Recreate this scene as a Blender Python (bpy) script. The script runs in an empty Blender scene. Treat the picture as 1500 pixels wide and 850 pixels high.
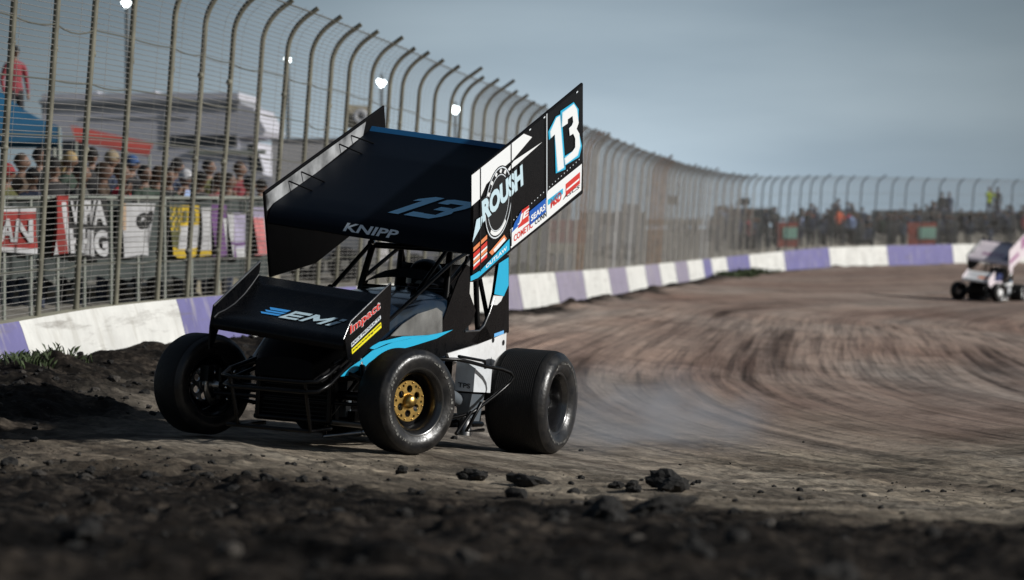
import bpy, bmesh, math, random
import numpy as np
from mathutils import Vector, Matrix
random.seed(7); RNG = np.random.default_rng(7)
S = bpy.context.scene
COL = S.collection
PI = math.pi
R = math.radians

# ------------------------------------------------------------------ camera frame
FPX, HZ, CXP, CYP = 4140.0, 352.0, 750.0, 425.0      # focal length and horizon in photograph pixels
ZC = 1.35                                            # camera height above datum
PIT = math.atan((CYP - HZ) / FPX)

def P(px, py, d):
    """world point seen at a photograph pixel at depth d (metres)"""
    return Vector(((px - CXP) / FPX * d, d, ZC - (py - HZ) / FPX * d))
def Zp(py, d): return ZC - (py - HZ) / FPX * d
def Xp(px, d): return (px - CXP) / FPX * d

# ------------------------------------------------------------------ noise (numpy)
def _hash(ix, iy, seed):
    h = (ix.astype(np.int64) * 374761393 + iy.astype(np.int64) * 668265263 + seed * 974711) & 0x7fffffff
    h = ((h ^ (h >> 13)) * 1274126177) & 0x7fffffff
    h = (h ^ (h >> 16)) & 0xffff
    return h / 65535.0
def vnoise(x, y, seed=0):
    ix = np.floor(x); iy = np.floor(y); fx = x - ix; fy = y - iy
    fx = fx * fx * fx * (fx * (fx * 6 - 15) + 10); fy = fy * fy * fy * (fy * (fy * 6 - 15) + 10)
    a = _hash(ix, iy, seed); b = _hash(ix + 1, iy, seed); c = _hash(ix, iy + 1, seed); d = _hash(ix + 1, iy + 1, seed)
    return (a + (b - a) * fx) * (1 - fy) + (c + (d - c) * fx) * fy - .5
def fbm(x, y, seed=0, oct=4):
    s = 0; a = 1.0
    for i in range(oct):
        s = s + a * vnoise(x * 2 ** i + 17.3 * i, y * 2 ** i - 9.1 * i, seed + i); a *= .5
    return s
def sstep(a, b, x):
    t = np.clip((x - a) / (b - a), 0, 1); return t * t * (3 - 2 * t)

# ------------------------------------------------------------------ materials
MATS = {}
def newmat(name):
    m = bpy.data.materials.new(name); m.use_nodes = True
    nt = m.node_tree; b = nt.nodes['Principled BSDF']; MATS[name] = m
    return m, nt, b
def mat(name, col, rough=.5, metal=0, spec=.5, coat=0, var=.0, vscale=6, dirt=0, bump=0, bscale=40, dirtcol=(.12, .10, .085), emit=None, estr=0):
    m, nt, b = newmat(name); N = nt.nodes; L = nt.links
    b.inputs['Roughness'].default_value = rough; b.inputs['Metallic'].default_value = metal
    b.inputs['Specular IOR Level'].default_value = spec; b.inputs['Coat Weight'].default_value = coat
    b.inputs['Coat Roughness'].default_value = .08
    b.inputs['Base Color'].default_value = (*col, 1)
    tc = N.new('ShaderNodeTexCoord')
    out = None
    if var > 0:
        n = N.new('ShaderNodeTexNoise'); n.inputs['Scale'].default_value = vscale; n.inputs['Detail'].default_value = 5
        L.new(tc.outputs['Object'], n.inputs['Vector'])
        r = N.new('ShaderNodeValToRGB'); r.color_ramp.elements[0].position = .3; r.color_ramp.elements[1].position = .7
        r.color_ramp.elements[0].color = (*[c * (1 - var) for c in col], 1); r.color_ramp.elements[1].color = (*[min(1, c * (1 + var)) for c in col], 1)
        L.new(n.outputs['Fac'], r.inputs['Fac']); out = r.outputs['Color']
    if dirt > 0:
        n = N.new('ShaderNodeTexNoise'); n.inputs['Scale'].default_value = 9; n.inputs['Detail'].default_value = 8; n.inputs['Roughness'].default_value = .7
        L.new(tc.outputs['Object'], n.inputs['Vector'])
        r = N.new('ShaderNodeValToRGB'); r.color_ramp.elements[0].position = .45; r.color_ramp.elements[1].position = .8
        r.color_ramp.elements[0].color = (0, 0, 0, 1); r.color_ramp.elements[1].color = (dirt, dirt, dirt, 1)
        L.new(n.outputs['Fac'], r.inputs['Fac'])
        mx = N.new('ShaderNodeMixRGB'); mx.inputs[1].default_value = (*col, 1); mx.inputs[2].default_value = (*dirtcol, 1)
        if out: L.new(out, mx.inputs[1])
        L.new(r.outputs['Color'], mx.inputs[0]); out = mx.outputs[0]
        ra = N.new('ShaderNodeMath'); ra.operation = 'MULTIPLY_ADD'; ra.inputs[1].default_value = .6; ra.inputs[2].default_value = rough
        L.new(r.outputs['Color'], ra.inputs[0]); L.new(ra.outputs[0], b.inputs['Roughness'])
    if out: L.new(out, b.inputs['Base Color'])
    if bump > 0:
        n = N.new('ShaderNodeTexNoise'); n.inputs['Scale'].default_value = bscale; n.inputs['Detail'].default_value = 4
        L.new(tc.outputs['Object'], n.inputs['Vector'])
        bp = N.new('ShaderNodeBump'); bp.inputs['Strength'].default_value = bump; bp.inputs['Distance'].default_value = .02
        L.new(n.outputs['Fac'], bp.inputs['Height']); L.new(bp.outputs[0], b.inputs['Normal'])
    if emit:
        b.inputs['Emission Color'].default_value = (*emit, 1); b.inputs['Emission Strength'].default_value = estr
    return m

mat('black_paint', (.0015, .0018, .0026), .26, spec=.2, dirt=.14, dirtcol=(.026, .023, .02))
mat('black_satin', (.002, .002, .0026), .5, spec=.10, dirt=.12, dirtcol=(.03, .027, .025))
mat('wing_navy', (.0018, .0036, .0075), .5, spec=.10, dirt=.04, dirtcol=(.03, .035, .04))
mat('wing_edge_blue', (.01, .09, .22), .4)
mat('tube_black', (.003, .003, .0034), .28, spec=.25)
mat('chrome', (.75, .75, .74), .16, metal=1)
mat('brushed', (.42, .42, .42), .30, metal=1, var=.3, vscale=5, bump=.25, bscale=9)
mat('board_inner', (.34, .35, .36), .34, metal=.25, var=.9, vscale=4.2, bump=.5, bscale=7)
mat('hood_shine', (.36, .38, .38), .20, metal=.75, var=.75, vscale=3.6, bump=.15, bscale=5)
mat('hood_paint', (.004, .012, .026), .14, spec=.8, coat=.8, dirt=.15)
mat('white_paint', (.78, .79, .80), .35, dirt=.4, dirtcol=(.3, .28, .25))
mat('decal_white', (.82, .84, .85), .4)
mat('decal_ice', (.55, .72, .80), .4)
mat('decal_cyan', (.02, .42, .68), .38)
mat('decal_blue', (.03, .15, .50), .4)
mat('decal_lightblue', (.16, .46, .85), .4)
mat('decal_royal', (.01, .10, .45), .4)
mat('decal_red', (.62, .04, .03), .4)
mat('decal_orange', (.75, .25, .10), .4)
mat('decal_yellow', (.85, .75, .02), .4)
mat('decal_black', (.008, .008, .009), .4)
mat('decal_wing', (.36, .74, 1.0), .4)
mat('decal_stripe', (.06, .36, .85), .4)
mat('decal_silver', (.74, .80, .85), .3)
mat('rubber', (.006, .006, .0065), .6, spec=.3, var=.35, vscale=8, dirt=.3, dirtcol=(.030, .027, .023), bump=.15, bscale=60)
mat('rubber_side', (.010, .0105, .012), .30, spec=.55, var=.6, vscale=7, dirt=.45, dirtcol=(.07, .06, .048), bump=.12, bscale=50)
mat('tyre_mark', (.15, .147, .135), .7, var=.5, vscale=30)
mat('gold', (.60, .40, .13), .32, metal=1, var=.3, vscale=30)
mat('rim_black', (.010, .010, .011), .28, coat=.4)
mat('grey_box', (.66, .69, .72), .4, dirt=.4, dirtcol=(.2, .18, .16))
mat('grey_dark', (.11, .13, .15), .4, dirt=.4)
mat('glass_dark', (.02, .025, .03), .08)
mat('visor', (.01, .012, .016), .06)
mat('post_steel', (.150, .145, .110), .6, var=.35, vscale=4, dirt=.3, dirtcol=(.10, .07, .04))
mat('post_dark', (.06, .07, .075), .6, var=.3, vscale=4)
mat('post_mid', (.27, .25, .225), .6, var=.3, vscale=4)
mat('post_rust', (.22, .13, .075), .7, var=.45, vscale=5)
mat('post_pale', (.42, .42, .42), .6, var=.2, vscale=5)
mat('wire', (.29, .28, .265), .6)
mat('cable', (.15, .15, .125), .5, metal=.3)
mat('tarp_dark', (.045, .055, .052), .8, var=.3, vscale=2)
mat('rail', (.30, .32, .28), .5)
mat('rv_white', (.56, .56, .62), .45, var=.08, vscale=1.0, dirt=.25)
mat('rv_grey', (.24, .25, .27), .5, var=.2, vscale=1.0)
mat('rv_dark', (.03, .035, .04), .2)
mat('awning_red', (.30, .05, .04), .7, var=.2, vscale=2)
mat('canopy_blue', (.012, .095, .19), .7, var=.3, vscale=1.5)
mat('trailer_pale', (.50, .49, .50), .5, var=.15, vscale=.7, dirt=.3)
mat('tan_cloth', (.30, .27, .20), .8, var=.3, vscale=2)
mat('sign_red', (.40, .10, .07), .6, var=.3, vscale=2)
mat('sign_green', (.35, .62, .50), .6)
mat('sign_cream', (.55, .48, .36), .6, var=.2, vscale=3)
mat('cloth_white', (.44, .44, .45), .8, var=.12, vscale=4)
mat('cloth_red', (.26, .025, .02), .8, var=.3, vscale=4)
mat('cloth_yellow', (.48, .33, .02), .8, var=.25, vscale=5)
mat('cloth_purple', (.13, .06, .17), .8, var=.2, vscale=5)
mat('cloth_lilac', (.34, .31, .42), .8, var=.2, vscale=5)
mat('cloth_pink', (.48, .16, .16), .8, var=.3, vscale=5)
mat('cloth_black', (.02, .02, .02), .8)
mat('cloth_tan', (.42, .30, .20), .8)
mat('skin', (.20, .115, .08), .6, var=.15, vscale=10)
for nm, c in dict(j_black=(.018, .018, .02), j_grey=(.10, .10, .09), j_green=(.03, .05, .035), j_red=(.50, .03, .05), j_blue=(.30, .40, .65), j_brown=(.09, .06, .04), j_olive=(.10, .10, .035), j_white=(.6, .6, .6), j_maroon=(.22, .03, .04), j_hivis=(.50, .65, .03), j_orange=(.75, .14, .05), j_navy=(.02, .03, .06), p_denim=(.04, .05, .08), p_black=(.015, .015, .018), h_dark=(.012, .010, .009), h_brown=(.06, .035, .02), h_white=(.6, .6, .62), h_blond=(.35, .25, .12), h_red=(.30, .03, .03), h_blue=(.04, .09, .22), h_tan=(.28, .22, .14)).items():
    mat(nm, c, .8, var=.25, vscale=12)
mat('lamp_lens', (.9, .95, 1), .3, emit=(.92, 1, 1), estr=9)
mat('lamp_pole', (.11, .13, .14), .6)
mat('grass_blade', (.03, .05, .012), .7, var=.5, vscale=3)
mat('pink_white', (.74, .66, .70), .4)
mat('pink_text', (.40, .20, .34), .4)
mat('car_navy', (.03, .04, .12), .4)

# painted concrete: streaks running down, scuffs, bare patches
def concrete(name, col, bare=(.36, .34, .29), wear=.35):
    m, nt, b = newmat(name); N = nt.nodes; L = nt.links
    g = N.new('ShaderNodeNewGeometry'); mp = N.new('ShaderNodeMapping'); mp.inputs['Scale'].default_value = (1.4, 1.4, .22)
    L.new(g.outputs['Position'], mp.inputs['Vector'])
    n = N.new('ShaderNodeTexNoise'); n.inputs['Scale'].default_value = 4; n.inputs['Detail'].default_value = 6; L.new(mp.outputs[0], n.inputs['Vector'])
    r = N.new('ShaderNodeValToRGB'); r.color_ramp.elements[0].position = .55; r.color_ramp.elements[1].position = .78
    r.color_ramp.elements[0].color = (0, 0, 0, 1); r.color_ramp.elements[1].color = (wear,) * 3 + (1,)
    L.new(n.outputs['Fac'], r.inputs['Fac'])
    n2 = N.new('ShaderNodeTexNoise'); n2.inputs['Scale'].default_value = 1.6; n2.inputs['Detail'].default_value = 8; n2.inputs['Roughness'].default_value = .7
    L.new(g.outputs['Position'], n2.inputs['Vector'])
    r2 = N.new('ShaderNodeValToRGB'); r2.color_ramp.elements[0].position = .35; r2.color_ramp.elements[1].position = .65
    r2.color_ramp.elements[0].color = (*[c * .78 for c in col], 1); r2.color_ramp.elements[1].color = (*col, 1)
    L.new(n2.outputs['Fac'], r2.inputs['Fac'])
    mx = N.new('ShaderNodeMixRGB'); L.new(r.outputs[0], mx.inputs[0]); L.new(r2.outputs[0], mx.inputs[1]); mx.inputs[2].default_value = (*bare, 1)
    mp3 = N.new('ShaderNodeMapping'); mp3.inputs['Scale'].default_value = (1.1, .35, 4.5); L.new(g.outputs['Position'], mp3.inputs['Vector'])
    n3 = N.new('ShaderNodeTexNoise'); n3.inputs['Scale'].default_value = 1.7; n3.inputs['Detail'].default_value = 7; n3.inputs['Roughness'].default_value = .7; L.new(mp3.outputs[0], n3.inputs['Vector'])
    r3 = N.new('ShaderNodeValToRGB'); r3.color_ramp.elements[0].position = .56; r3.color_ramp.elements[1].position = .74
    r3.color_ramp.elements[0].color = (0, 0, 0, 1); r3.color_ramp.elements[1].color = (.7, .7, .7, 1); L.new(n3.outputs['Fac'], r3.inputs['Fac'])
    mx3 = N.new('ShaderNodeMixRGB'); L.new(r3.outputs[0], mx3.inputs[0]); L.new(mx.outputs[0], mx3.inputs[1]); mx3.inputs[2].default_value = (.16, .14, .12, 1)
    L.new(mx3.outputs[0], b.inputs['Base Color']); b.inputs['Roughness'].default_value = .75
    bp = N.new('ShaderNodeBump'); bp.inputs['Strength'].default_value = .25; bp.inputs['Distance'].default_value = .02
    L.new(n2.outputs['Fac'], bp.inputs['Height']); L.new(bp.outputs[0], b.inputs['Normal'])
concrete('wall_white', (.74, .74, .71), wear=.5)
concrete('wall_purple', (.175, .165, .36), bare=(.45, .42, .38), wear=.7)
concrete('wall_faded', (.30, .27, .36), bare=(.45, .42, .36), wear=.9)
concrete('wall_cap', (.42, .40, .30), wear=.5)

# ------------------------------------------------------------------ mesh builder
class MB:
    def __init__(s): s.v = []; s.f = []; s.m = []; s.sm = []
    def add(s, vs, fs, m=0, smooth=False):
        o = len(s.v); s.v += [tuple(v) for v in vs]
        for f in fs: s.f.append([i + o for i in f]); s.m.append(m); s.sm.append(smooth)
        return s
    def box(s, c, d, m=0, M=None):
        x, y, z = c; a, b, h = d[0] / 2, d[1] / 2, d[2] / 2
        vs = [Vector((x + i * a, y + j * b, z + k * h)) for i in (-1, 1) for j in (-1, 1) for k in (-1, 1)]
        if M is not None: vs = [M @ v for v in vs]
        s.add(vs, [(0, 1, 3, 2), (4, 6, 7, 5), (0, 4, 5, 1), (2, 3, 7, 6), (0, 2, 6, 4), (1, 5, 7, 3)], m); return s
    def prism(s, poly, off, m=0):
        """poly: 3D loop, off: extrusion vector"""
        n = len(poly); off = Vector(off); vs = [Vector(p) for p in poly] + [Vector(p) + off for p in poly]
        fs = [tuple(range(n))[::-1], tuple(range(n, 2 * n))] + [(i, (i + 1) % n, n + (i + 1) % n, n + i) for i in range(n)]
        s.add(vs, fs, m); return s
    def poly(s, pts, m=0): s.add(pts, [tuple(range(len(pts)))], m); return s
    def tube(s, pts, r, m=0, seg=10, cap=True):
        pts = [Vector(p) for p in pts]; n = len(pts)
        rr = r if isinstance(r, (list, tuple)) else [r] * n
        t0 = (pts[1] - pts[0]).normalized(); ref = Vector((0, 0, 1)) if abs(t0.z) < .9 else Vector((1, 0, 0))
        a = t0.cross(ref).normalized(); vs = []
        for i in range(n):
            t = (pts[min(i + 1, n - 1)] - pts[max(i - 1, 0)]).normalized()
            a = (a - t * a.dot(t)).normalized(); b = t.cross(a)
            for k in range(seg):
                an = 2 * PI * k / seg; vs.append(pts[i] + (a * math.cos(an) + b * math.sin(an)) * rr[i])
        fs = [(i * seg + k, i * seg + (k + 1) % seg, (i + 1) * seg + (k + 1) % seg, (i + 1) * seg + k) for i in range(n - 1) for k in range(seg)]
        s.add(vs, fs, m, True)
        if cap: s.add([vs[k] for k in range(seg)], [tuple(range(seg))[::-1]], m); s.add([vs[(n - 1) * seg + k] for k in range(seg)], [tuple(range(seg))], m)
        return s
    def lathe(s, prof, seg=48, m=0, mats=None, M=None, smooth=True, closed=False):
        """prof: (x, r) along the X axis"""
        n = len(prof); vs = []
        for k in range(seg):
            an = 2 * PI * k / seg; c, si = math.cos(an), math.sin(an)
            for x, r in prof: vs.append(Vector((x, r * c, r * si)))
        if M is not None: vs = [M @ v for v in vs]
        o = len(s.v); s.v += [tuple(v) for v in vs]
        for k in range(seg):
            for i in range(n if closed else n - 1):
                j = (i + 1) % n
                s.f.append([o + k * n + i, o + k * n + j, o + ((k + 1) % seg) * n + j, o + ((k + 1) % seg) * n + i])
                s.m.append(mats[i] if mats else m); s.sm.append(smooth)
        return s
    def grid(s, rows, m=0, smooth=True, mfun=None):
        h = len(rows); w = len(rows[0]); o = len(s.v)
        for r in rows: s.v += [tuple(p) for p in r]
        for i in range(h - 1):
            for j in range(w - 1):
                s.f.append([o + i * w + j, o + i * w + j + 1, o + (i + 1) * w + j + 1, o + (i + 1) * w + j])
                s.m.append(mfun(i, j) if mfun else m); s.sm.append(smooth)
        return s
    def sphere(s, c, r, m=0, seg=14, rings=9, sc=(1, 1, 1)):
        rows = []
        for i in range(rings + 1):
            th = PI * i / rings
            rows.append([(c[0] + r * sc[0] * math.sin(th) * math.cos(2 * PI * k / seg), c[1] + r * sc[1] * math.sin(th) * math.sin(2 * PI * k / seg), c[2] + r * sc[2] * math.cos(th)) for k in range(seg + 1)])
        return s.grid(rows, m)
    def text(s, body, ll, lr, ul, m=0, bold=.0, fill=None):
        """body fitted into the quad lower-left, lower-right, upper-left"""
        vs, fs = text_geo(body, bold)
        ll, lr, ul = Vector(ll), Vector(lr), Vector(ul); ex = lr - ll; ey = ul - ll
        s.add([ll + ex * x + ey * y for x, y in vs], fs, m); return s
    def build(s, name, mats, parent=None, fixn=True):
        me = bpy.data.meshes.new(name); me.from_pydata(s.v, [], s.f)
        mats = mats if isinstance(mats, (list, tuple)) else [mats]
        for x in mats: me.materials.append(MATS[x] if isinstance(x, str) else x)
        me.polygons.foreach_set('material_index', s.m); me.polygons.foreach_set('use_smooth', s.sm)
        if fixn:
            bm = bmesh.new(); bm.from_mesh(me); bmesh.ops.recalc_face_normals(bm, faces=bm.faces); bm.to_mesh(me); bm.free()
        me.update()
        o = bpy.data.objects.new(name, me); COL.objects.link(o); o.parent = parent
        return o

_TC = {}
def text_geo(body, bold):
    key = (body, bold)
    if key in _TC: return _TC[key]
    cu = bpy.data.curves.new('lettering_source', 'FONT'); cu.body = body; cu.offset = bold; cu.fill_mode = 'FRONT'; cu.resolution_u = 3
    ob = bpy.data.objects.new('lettering_source', cu); me = ob.to_mesh()
    vs = [(v.co.x, v.co.y) for v in me.vertices]; fs = [tuple(p.vertices) for p in me.polygons]
    ob.to_mesh_clear(); bpy.data.objects.remove(ob); bpy.data.curves.remove(cu)
    x0 = min(v[0] for v in vs); x1 = max(v[0] for v in vs); y0 = min(v[1] for v in vs); y1 = max(v[1] for v in vs)
    vs = [((x - x0) / (x1 - x0), (y - y0) / (y1 - y0)) for x, y in vs]
    _TC[key] = (vs, fs); return _TC[key]
def plate_geo(r, holes, th):
    """disc in the YZ plane with round holes, extruded along X"""
    cu = bpy.data.curves.new('plate_source', 'CURVE'); cu.dimensions = '2D'; cu.fill_mode = 'BOTH'; cu.extrude = th / 2
    for (cx, cy, rr, n) in [(0, 0, r, 40)] + [(*h, 14) for h in holes]:
        sp = cu.splines.new('POLY'); sp.points.add(n - 1); sp.use_cyclic_u = True
        for k in range(n): sp.points[k].co = (cx + rr * math.cos(2 * PI * k / n), cy + rr * math.sin(2 * PI * k / n), 0, 1)
    ob = bpy.data.objects.new('plate_source', cu); me = ob.to_mesh()
    vs = [Vector((v.co.z, v.co.x, v.co.y)) for v in me.vertices]; fs = [tuple(p.vertices) for p in me.polygons]
    ob.to_mesh_clear(); bpy.data.objects.remove(ob); bpy.data.curves.remove(cu)
    return vs, fs

def empty(name, loc=(0, 0, 0), M=None):
    o = bpy.data.objects.new(name, None); COL.objects.link(o); o.empty_display_size = .2
    if M is not None: o.matrix_world = M
    else: o.location = loc
    return o
def tag(o, label=None, cat=None, group=None, kind=None):
    if label: o['label'] = label
    if cat: o['category'] = cat
    if group: o['group'] = group
    if kind: o['kind'] = kind
    return o
def copy_tree(o, parent=None):
    c = o.copy(); COL.objects.link(c); c.parent = parent
    for ch in o.children: copy_tree(ch, c)
    return c

# ------------------------------------------------------------------ camera, sky, sun
cam = bpy.data.cameras.new('camera'); co = bpy.data.objects.new('camera', cam); COL.objects.link(co)
co.location = (0, 0, ZC); co.rotation_euler = (PI / 2 - PIT, 0, 0)
cam.sensor_width = 36; cam.lens = 36 * FPX / 1500; cam.clip_start = .1; cam.clip_end = 6000
cam.dof.use_dof = True; cam.dof.focus_distance = 19.3; cam.dof.aperture_fstop = 2.6
S.camera = co
S.view_settings.view_transform = 'Standard'; S.view_settings.look = 'None'; S.view_settings.exposure = 0

SUN_EL, SUN_AZ = R(25), math.atan2(.97, -.24)         # towards the right of the photograph and a little behind the camera
sv = Vector((math.sin(SUN_AZ) * math.cos(SUN_EL), math.cos(SUN_AZ) * math.cos(SUN_EL), math.sin(SUN_EL)))
sl = bpy.data.lights.new('sun', 'SUN'); sl.energy = 3.9; sl.angle = R(2.0); sl.color = (1, .98, .94)
so = bpy.data.objects.new('sun', sl); COL.objects.link(so); so.rotation_euler = sv.to_track_quat('Z', 'Y').to_euler()
W = bpy.data.worlds.new('World'); S.world = W; W.use_nodes = True
N = W.node_tree.nodes; L = W.node_tree.links; bg = N['Background']; bg.inputs['Strength'].default_value = .1
sky = N.new('ShaderNodeTexSky'); sky.sky_type = 'NISHITA'; sky.sun_disc = False; sky.sun_elevation = SUN_EL; sky.sun_rotation = SUN_AZ
sky.dust_density = 2.0; sky.air_density = 1.0
tc = N.new('ShaderNodeTexCoord'); sp = N.new('ShaderNodeSeparateXYZ'); L.new(tc.outputs['Generated'], sp.inputs[0])
rp = N.new('ShaderNodeValToRGB'); cr = rp.color_ramp
cr.elements[0].position = 0; cr.elements[0].color = (.36, .46, .55, 1)
cr.elements[1].position = .6; cr.elements[1].color = (.11, .14, .18, 1)
e = cr.elements.new(.045); e.color = (.345, .425, .495, 1)
e = cr.elements.new(.11); e.color = (.165, .215, .27, 1)
L.new(sp.outputs['Z'], rp.inputs[0])
mp = N.new('ShaderNodeMapping'); mp.inputs['Scale'].default_value = (3, 3, 16); L.new(tc.outputs['Generated'], mp.inputs[0])
cn = N.new('ShaderNodeTexNoise'); cn.inputs['Scale'].default_value = 2.2; cn.inputs['Detail'].default_value = 5; L.new(mp.outputs[0], cn.inputs['Vector'])
cr2 = N.new('ShaderNodeValToRGB'); cr2.color_ramp.elements[0].position = .3; cr2.color_ramp.elements[1].position = .75
cr2.color_ramp.elements[0].color = (9.0, 9.1, 9.3, 1); cr2.color_ramp.elements[1].color = (12.2, 11.8, 11.5, 1)
L.new(cn.outputs['Fac'], cr2.inputs[0])
ml = N.new('ShaderNodeMixRGB'); ml.blend_type = 'MULTIPLY'; ml.inputs[0].default_value = 1; L.new(rp.outputs[0], ml.inputs[1]); L.new(cr2.outputs[0], ml.inputs[2])
mx = N.new('ShaderNodeMixRGB'); mx.inputs[0].default_value = .82; L.new(sky.outputs[0], mx.inputs[1]); 
# sky brightened ahead and dimmed outward to imitate lens vignetting and lower the fill
dv = N.new('ShaderNodeVectorMath'); dv.operation = 'DISTANCE'; L.new(tc.outputs['Generated'], dv.inputs[0]); dv.inputs[1].default_value = (.025, 1, .02)
cr3 = N.new('ShaderNodeValToRGB'); cr3.color_ramp.elements[0].position = .03; cr3.color_ramp.elements[0].color = (1.34, 1.38, 1.40, 1); cr3.color_ramp.elements[1].position = .215; cr3.color_ramp.elements[1].color = (.40, .43, .45, 1); L.new(dv.outputs['Value'], cr3.inputs[0])
ml2 = N.new('ShaderNodeMixRGB'); ml2.blend_type = 'MULTIPLY'; ml2.inputs[0].default_value = 1; L.new(ml.outputs[0], ml2.inputs[1]); L.new(cr3.outputs[0], ml2.inputs[2])
L.new(ml2.outputs[0], mx.inputs[2])
L.new(mx.outputs[0], bg.inputs['Color'])

# ------------------------------------------------------------------ the wall line (plan), from near left to far right
WX = [-260, -120, 0, 130, 257, 430, 545, 680, 760, 860, 930, 1000, 1050, 1100, 1200, 1300, 1400, 1500, 1620, 1760]
WD = [19.4, 21.6, 24.0, 26.6, 29.7, 35.3, 40.3, 49.4, 57.0, 71.3, 85.0, 102.8, 115, 125, 135, 142, 148, 153, 158, 163]
WT = [508, 490, 475, 452, 438, 425, 418, 408, 402, 396, 390, 383, 378, 373, 363, 360, 358, 357, 356, 355]     # top of the wall
WB = [580, 552, 532, 516, 500, 486, 476, 462, 453, 438, 424, 411, 405, 400, 392, 389, 387, 385, 383, 381]     # ground at the wall
xs = np.linspace(WX[0], WX[-1], 2021)
def smooth(a, n=45):
    k = np.hanning(2 * n + 1); k /= k.sum(); return np.convolve(np.pad(a, n, mode='edge'), k, mode='valid')
dd = np.exp(smooth(np.interp(xs, WX, np.log(WD))))
zt = smooth(ZC - (np.interp(xs, WX, WT) - HZ) * dd / FPX, 60)
zb = smooth(ZC - (np.interp(xs, WX, WB) - HZ) * dd / FPX, 60)
WPX = (xs - CXP) / FPX * dd; WPY = dd
tx = np.gradient(WPX); ty = np.gradient(WPY); ln = np.hypot(tx, ty); tx /= ln; ty /= ln
NX, NY = ty, -tx                                      # towards the track
ARC = np.concatenate([[0], np.cumsum(np.hypot(np.diff(WPX), np.diff(WPY)))])
def wall_at(px, off=0.0):
    """plan point on the wall line seen at photograph column px (off > 0: outside the track)"""
    X = WPX - NX * off; Y = WPY - NY * off
    col = CXP + FPX * X / Y
    o = np.argsort(col)
    i = float(np.interp(px, col[o], o.astype(float)))
    f = lambda a: float(np.interp(i, np.arange(len(a)), a))
    return dict(x=f(X), y=f(Y), nx=f(NX), ny=f(NY), tx=f(tx), ty=f(ty), zt=f(zt), zb=f(zb), s=f(ARC), i=i)
def wall_arc(s, off=0):
    i = float(np.interp(s, ARC, np.arange(len(ARC)))); f = lambda a: float(np.interp(i, np.arange(len(a)), a))
    return dict(x=f(WPX) - f(NX) * off, y=f(WPY) - f(NY) * off, nx=f(NX), ny=f(NY), tx=f(tx), ty=f(ty), zt=f(zt), zb=f(zb), s=s, i=i)

# ------------------------------------------------------------------ the ground
CAR_O = Vector((-1.351, 17.913, ZC - 1.2926))
CR_ = Vector((-.92473454, .37642273, .05632017)); CF_ = Vector((-.37256542, -.9254853, .06835183)); CU_ = Vector((.07785267, .04222435, .99607031))
CAR_M = Matrix(((CR_.x, CF_.x, CU_.x, CAR_O.x), (CR_.y, CF_.y, CU_.y, CAR_O.y), (CR_.z, CF_.z, CU_.z, CAR_O.z), (0, 0, 0, 1)))
ctrl = []
for q in [(-.72, 0, 0), (.72, 0, 0), (-.7, -2.18, 0), (.78, -2.18, 0), (0, -1.1, 0)]: ctrl.append(tuple(CAR_M @ Vector(q)))
for i in range(0, len(xs), 100): ctrl.append((WPX[i], WPY[i], zb[i]))
for px, py, d in [(1439, 442, 97), (0, 850, 6), (750, 850, 6), (1500, 850, 6.2), (100, 800, 8), (900, 800, 8), (1500, 802, 8.2), (0, 752, 10.8), (750, 760, 10.5), (1500, 770, 10.8), (0, 640, 18.6), (100, 585, 21), (1100, 720, 15.4), (1500, 745, 15), (750, 720, 15.2), (1100, 550, 36), (1500, 600, 27), (1300, 470, 70), (1000, 450, 68), (900, 560, 30), (1180, 408, 118), (1480, 402, 130)]:
    v = P(px, py, d); ctrl.append((v.x, v.y, v.z))
for c in [(14, 14, -.05), (14, 40, -.45), (32, 90, -.65), (45, 150, -.1), (-9, 22, .35), (-10, 60, .0), (-8, 12, .15), (7, 6, .58), (-5, 6, .62), (-9, 9, .4), (30, 30, -.4)]: ctrl.append(c)
ctrl = np.array(ctrl)
KX, KY = 1.0, .42
def _u(r2): return np.where(r2 > 1e-12, r2 * np.log(np.maximum(r2, 1e-12)), 0)
_A = np.stack([ctrl[:, 0] * KX, ctrl[:, 1] * KY], 1); _n = len(_A)
_K = _u(((_A[:, None] - _A[None]) ** 2).sum(-1)) + np.eye(_n) * 1.0
_Pm = np.c_[np.ones(_n), _A]
_W = np.linalg.solve(np.block([[_K, _Pm], [_Pm.T, np.zeros((3, 3))]]), np.r_[ctrl[:, 2], np.zeros(3)])
def ground_base(X, Y):
    X = np.clip(np.asarray(X, float), -14, 45) * KX; Y = np.clip(np.asarray(Y, float), 4, 168) * KY
    z = _W[_n] + _W[_n + 1] * X + _W[_n + 2] * Y
    for i in range(_n): z = z + _W[i] * _u((X - _A[i, 0]) ** 2 + (Y - _A[i, 1]) ** 2)
    return z
_seg = list(range(0, len(xs), 20))
def wall_dist(X, Y):
    """signed distance to the wall (positive on the track side) and index along it"""
    best = np.full(X.shape, 1e9); sg = np.ones(X.shape); bi = np.zeros(X.shape)
    for a, b in zip(_seg[:-1], _seg[1:]):
        ax, ay, bx, by = WPX[a], WPY[a], WPX[b], WPY[b]; ex, ey = bx - ax, by - ay; l2 = ex * ex + ey * ey
        t = np.clip(((X - ax) * ex + (Y - ay) * ey) / l2, 0, 1); qx = X - ax - t * ex; qy = Y - ay - t * ey
        d = qx * qx + qy * qy; m = d < best
        best = np.where(m, d, best); sg = np.where(m, np.where(ex * qy - ey * qx > 0, -1, 1), sg); bi = np.where(m, a + t * (b - a), bi)
    return np.sqrt(best) * sg, bi
CC = (62.0, 34.0)                                     # centre of the turn
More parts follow.
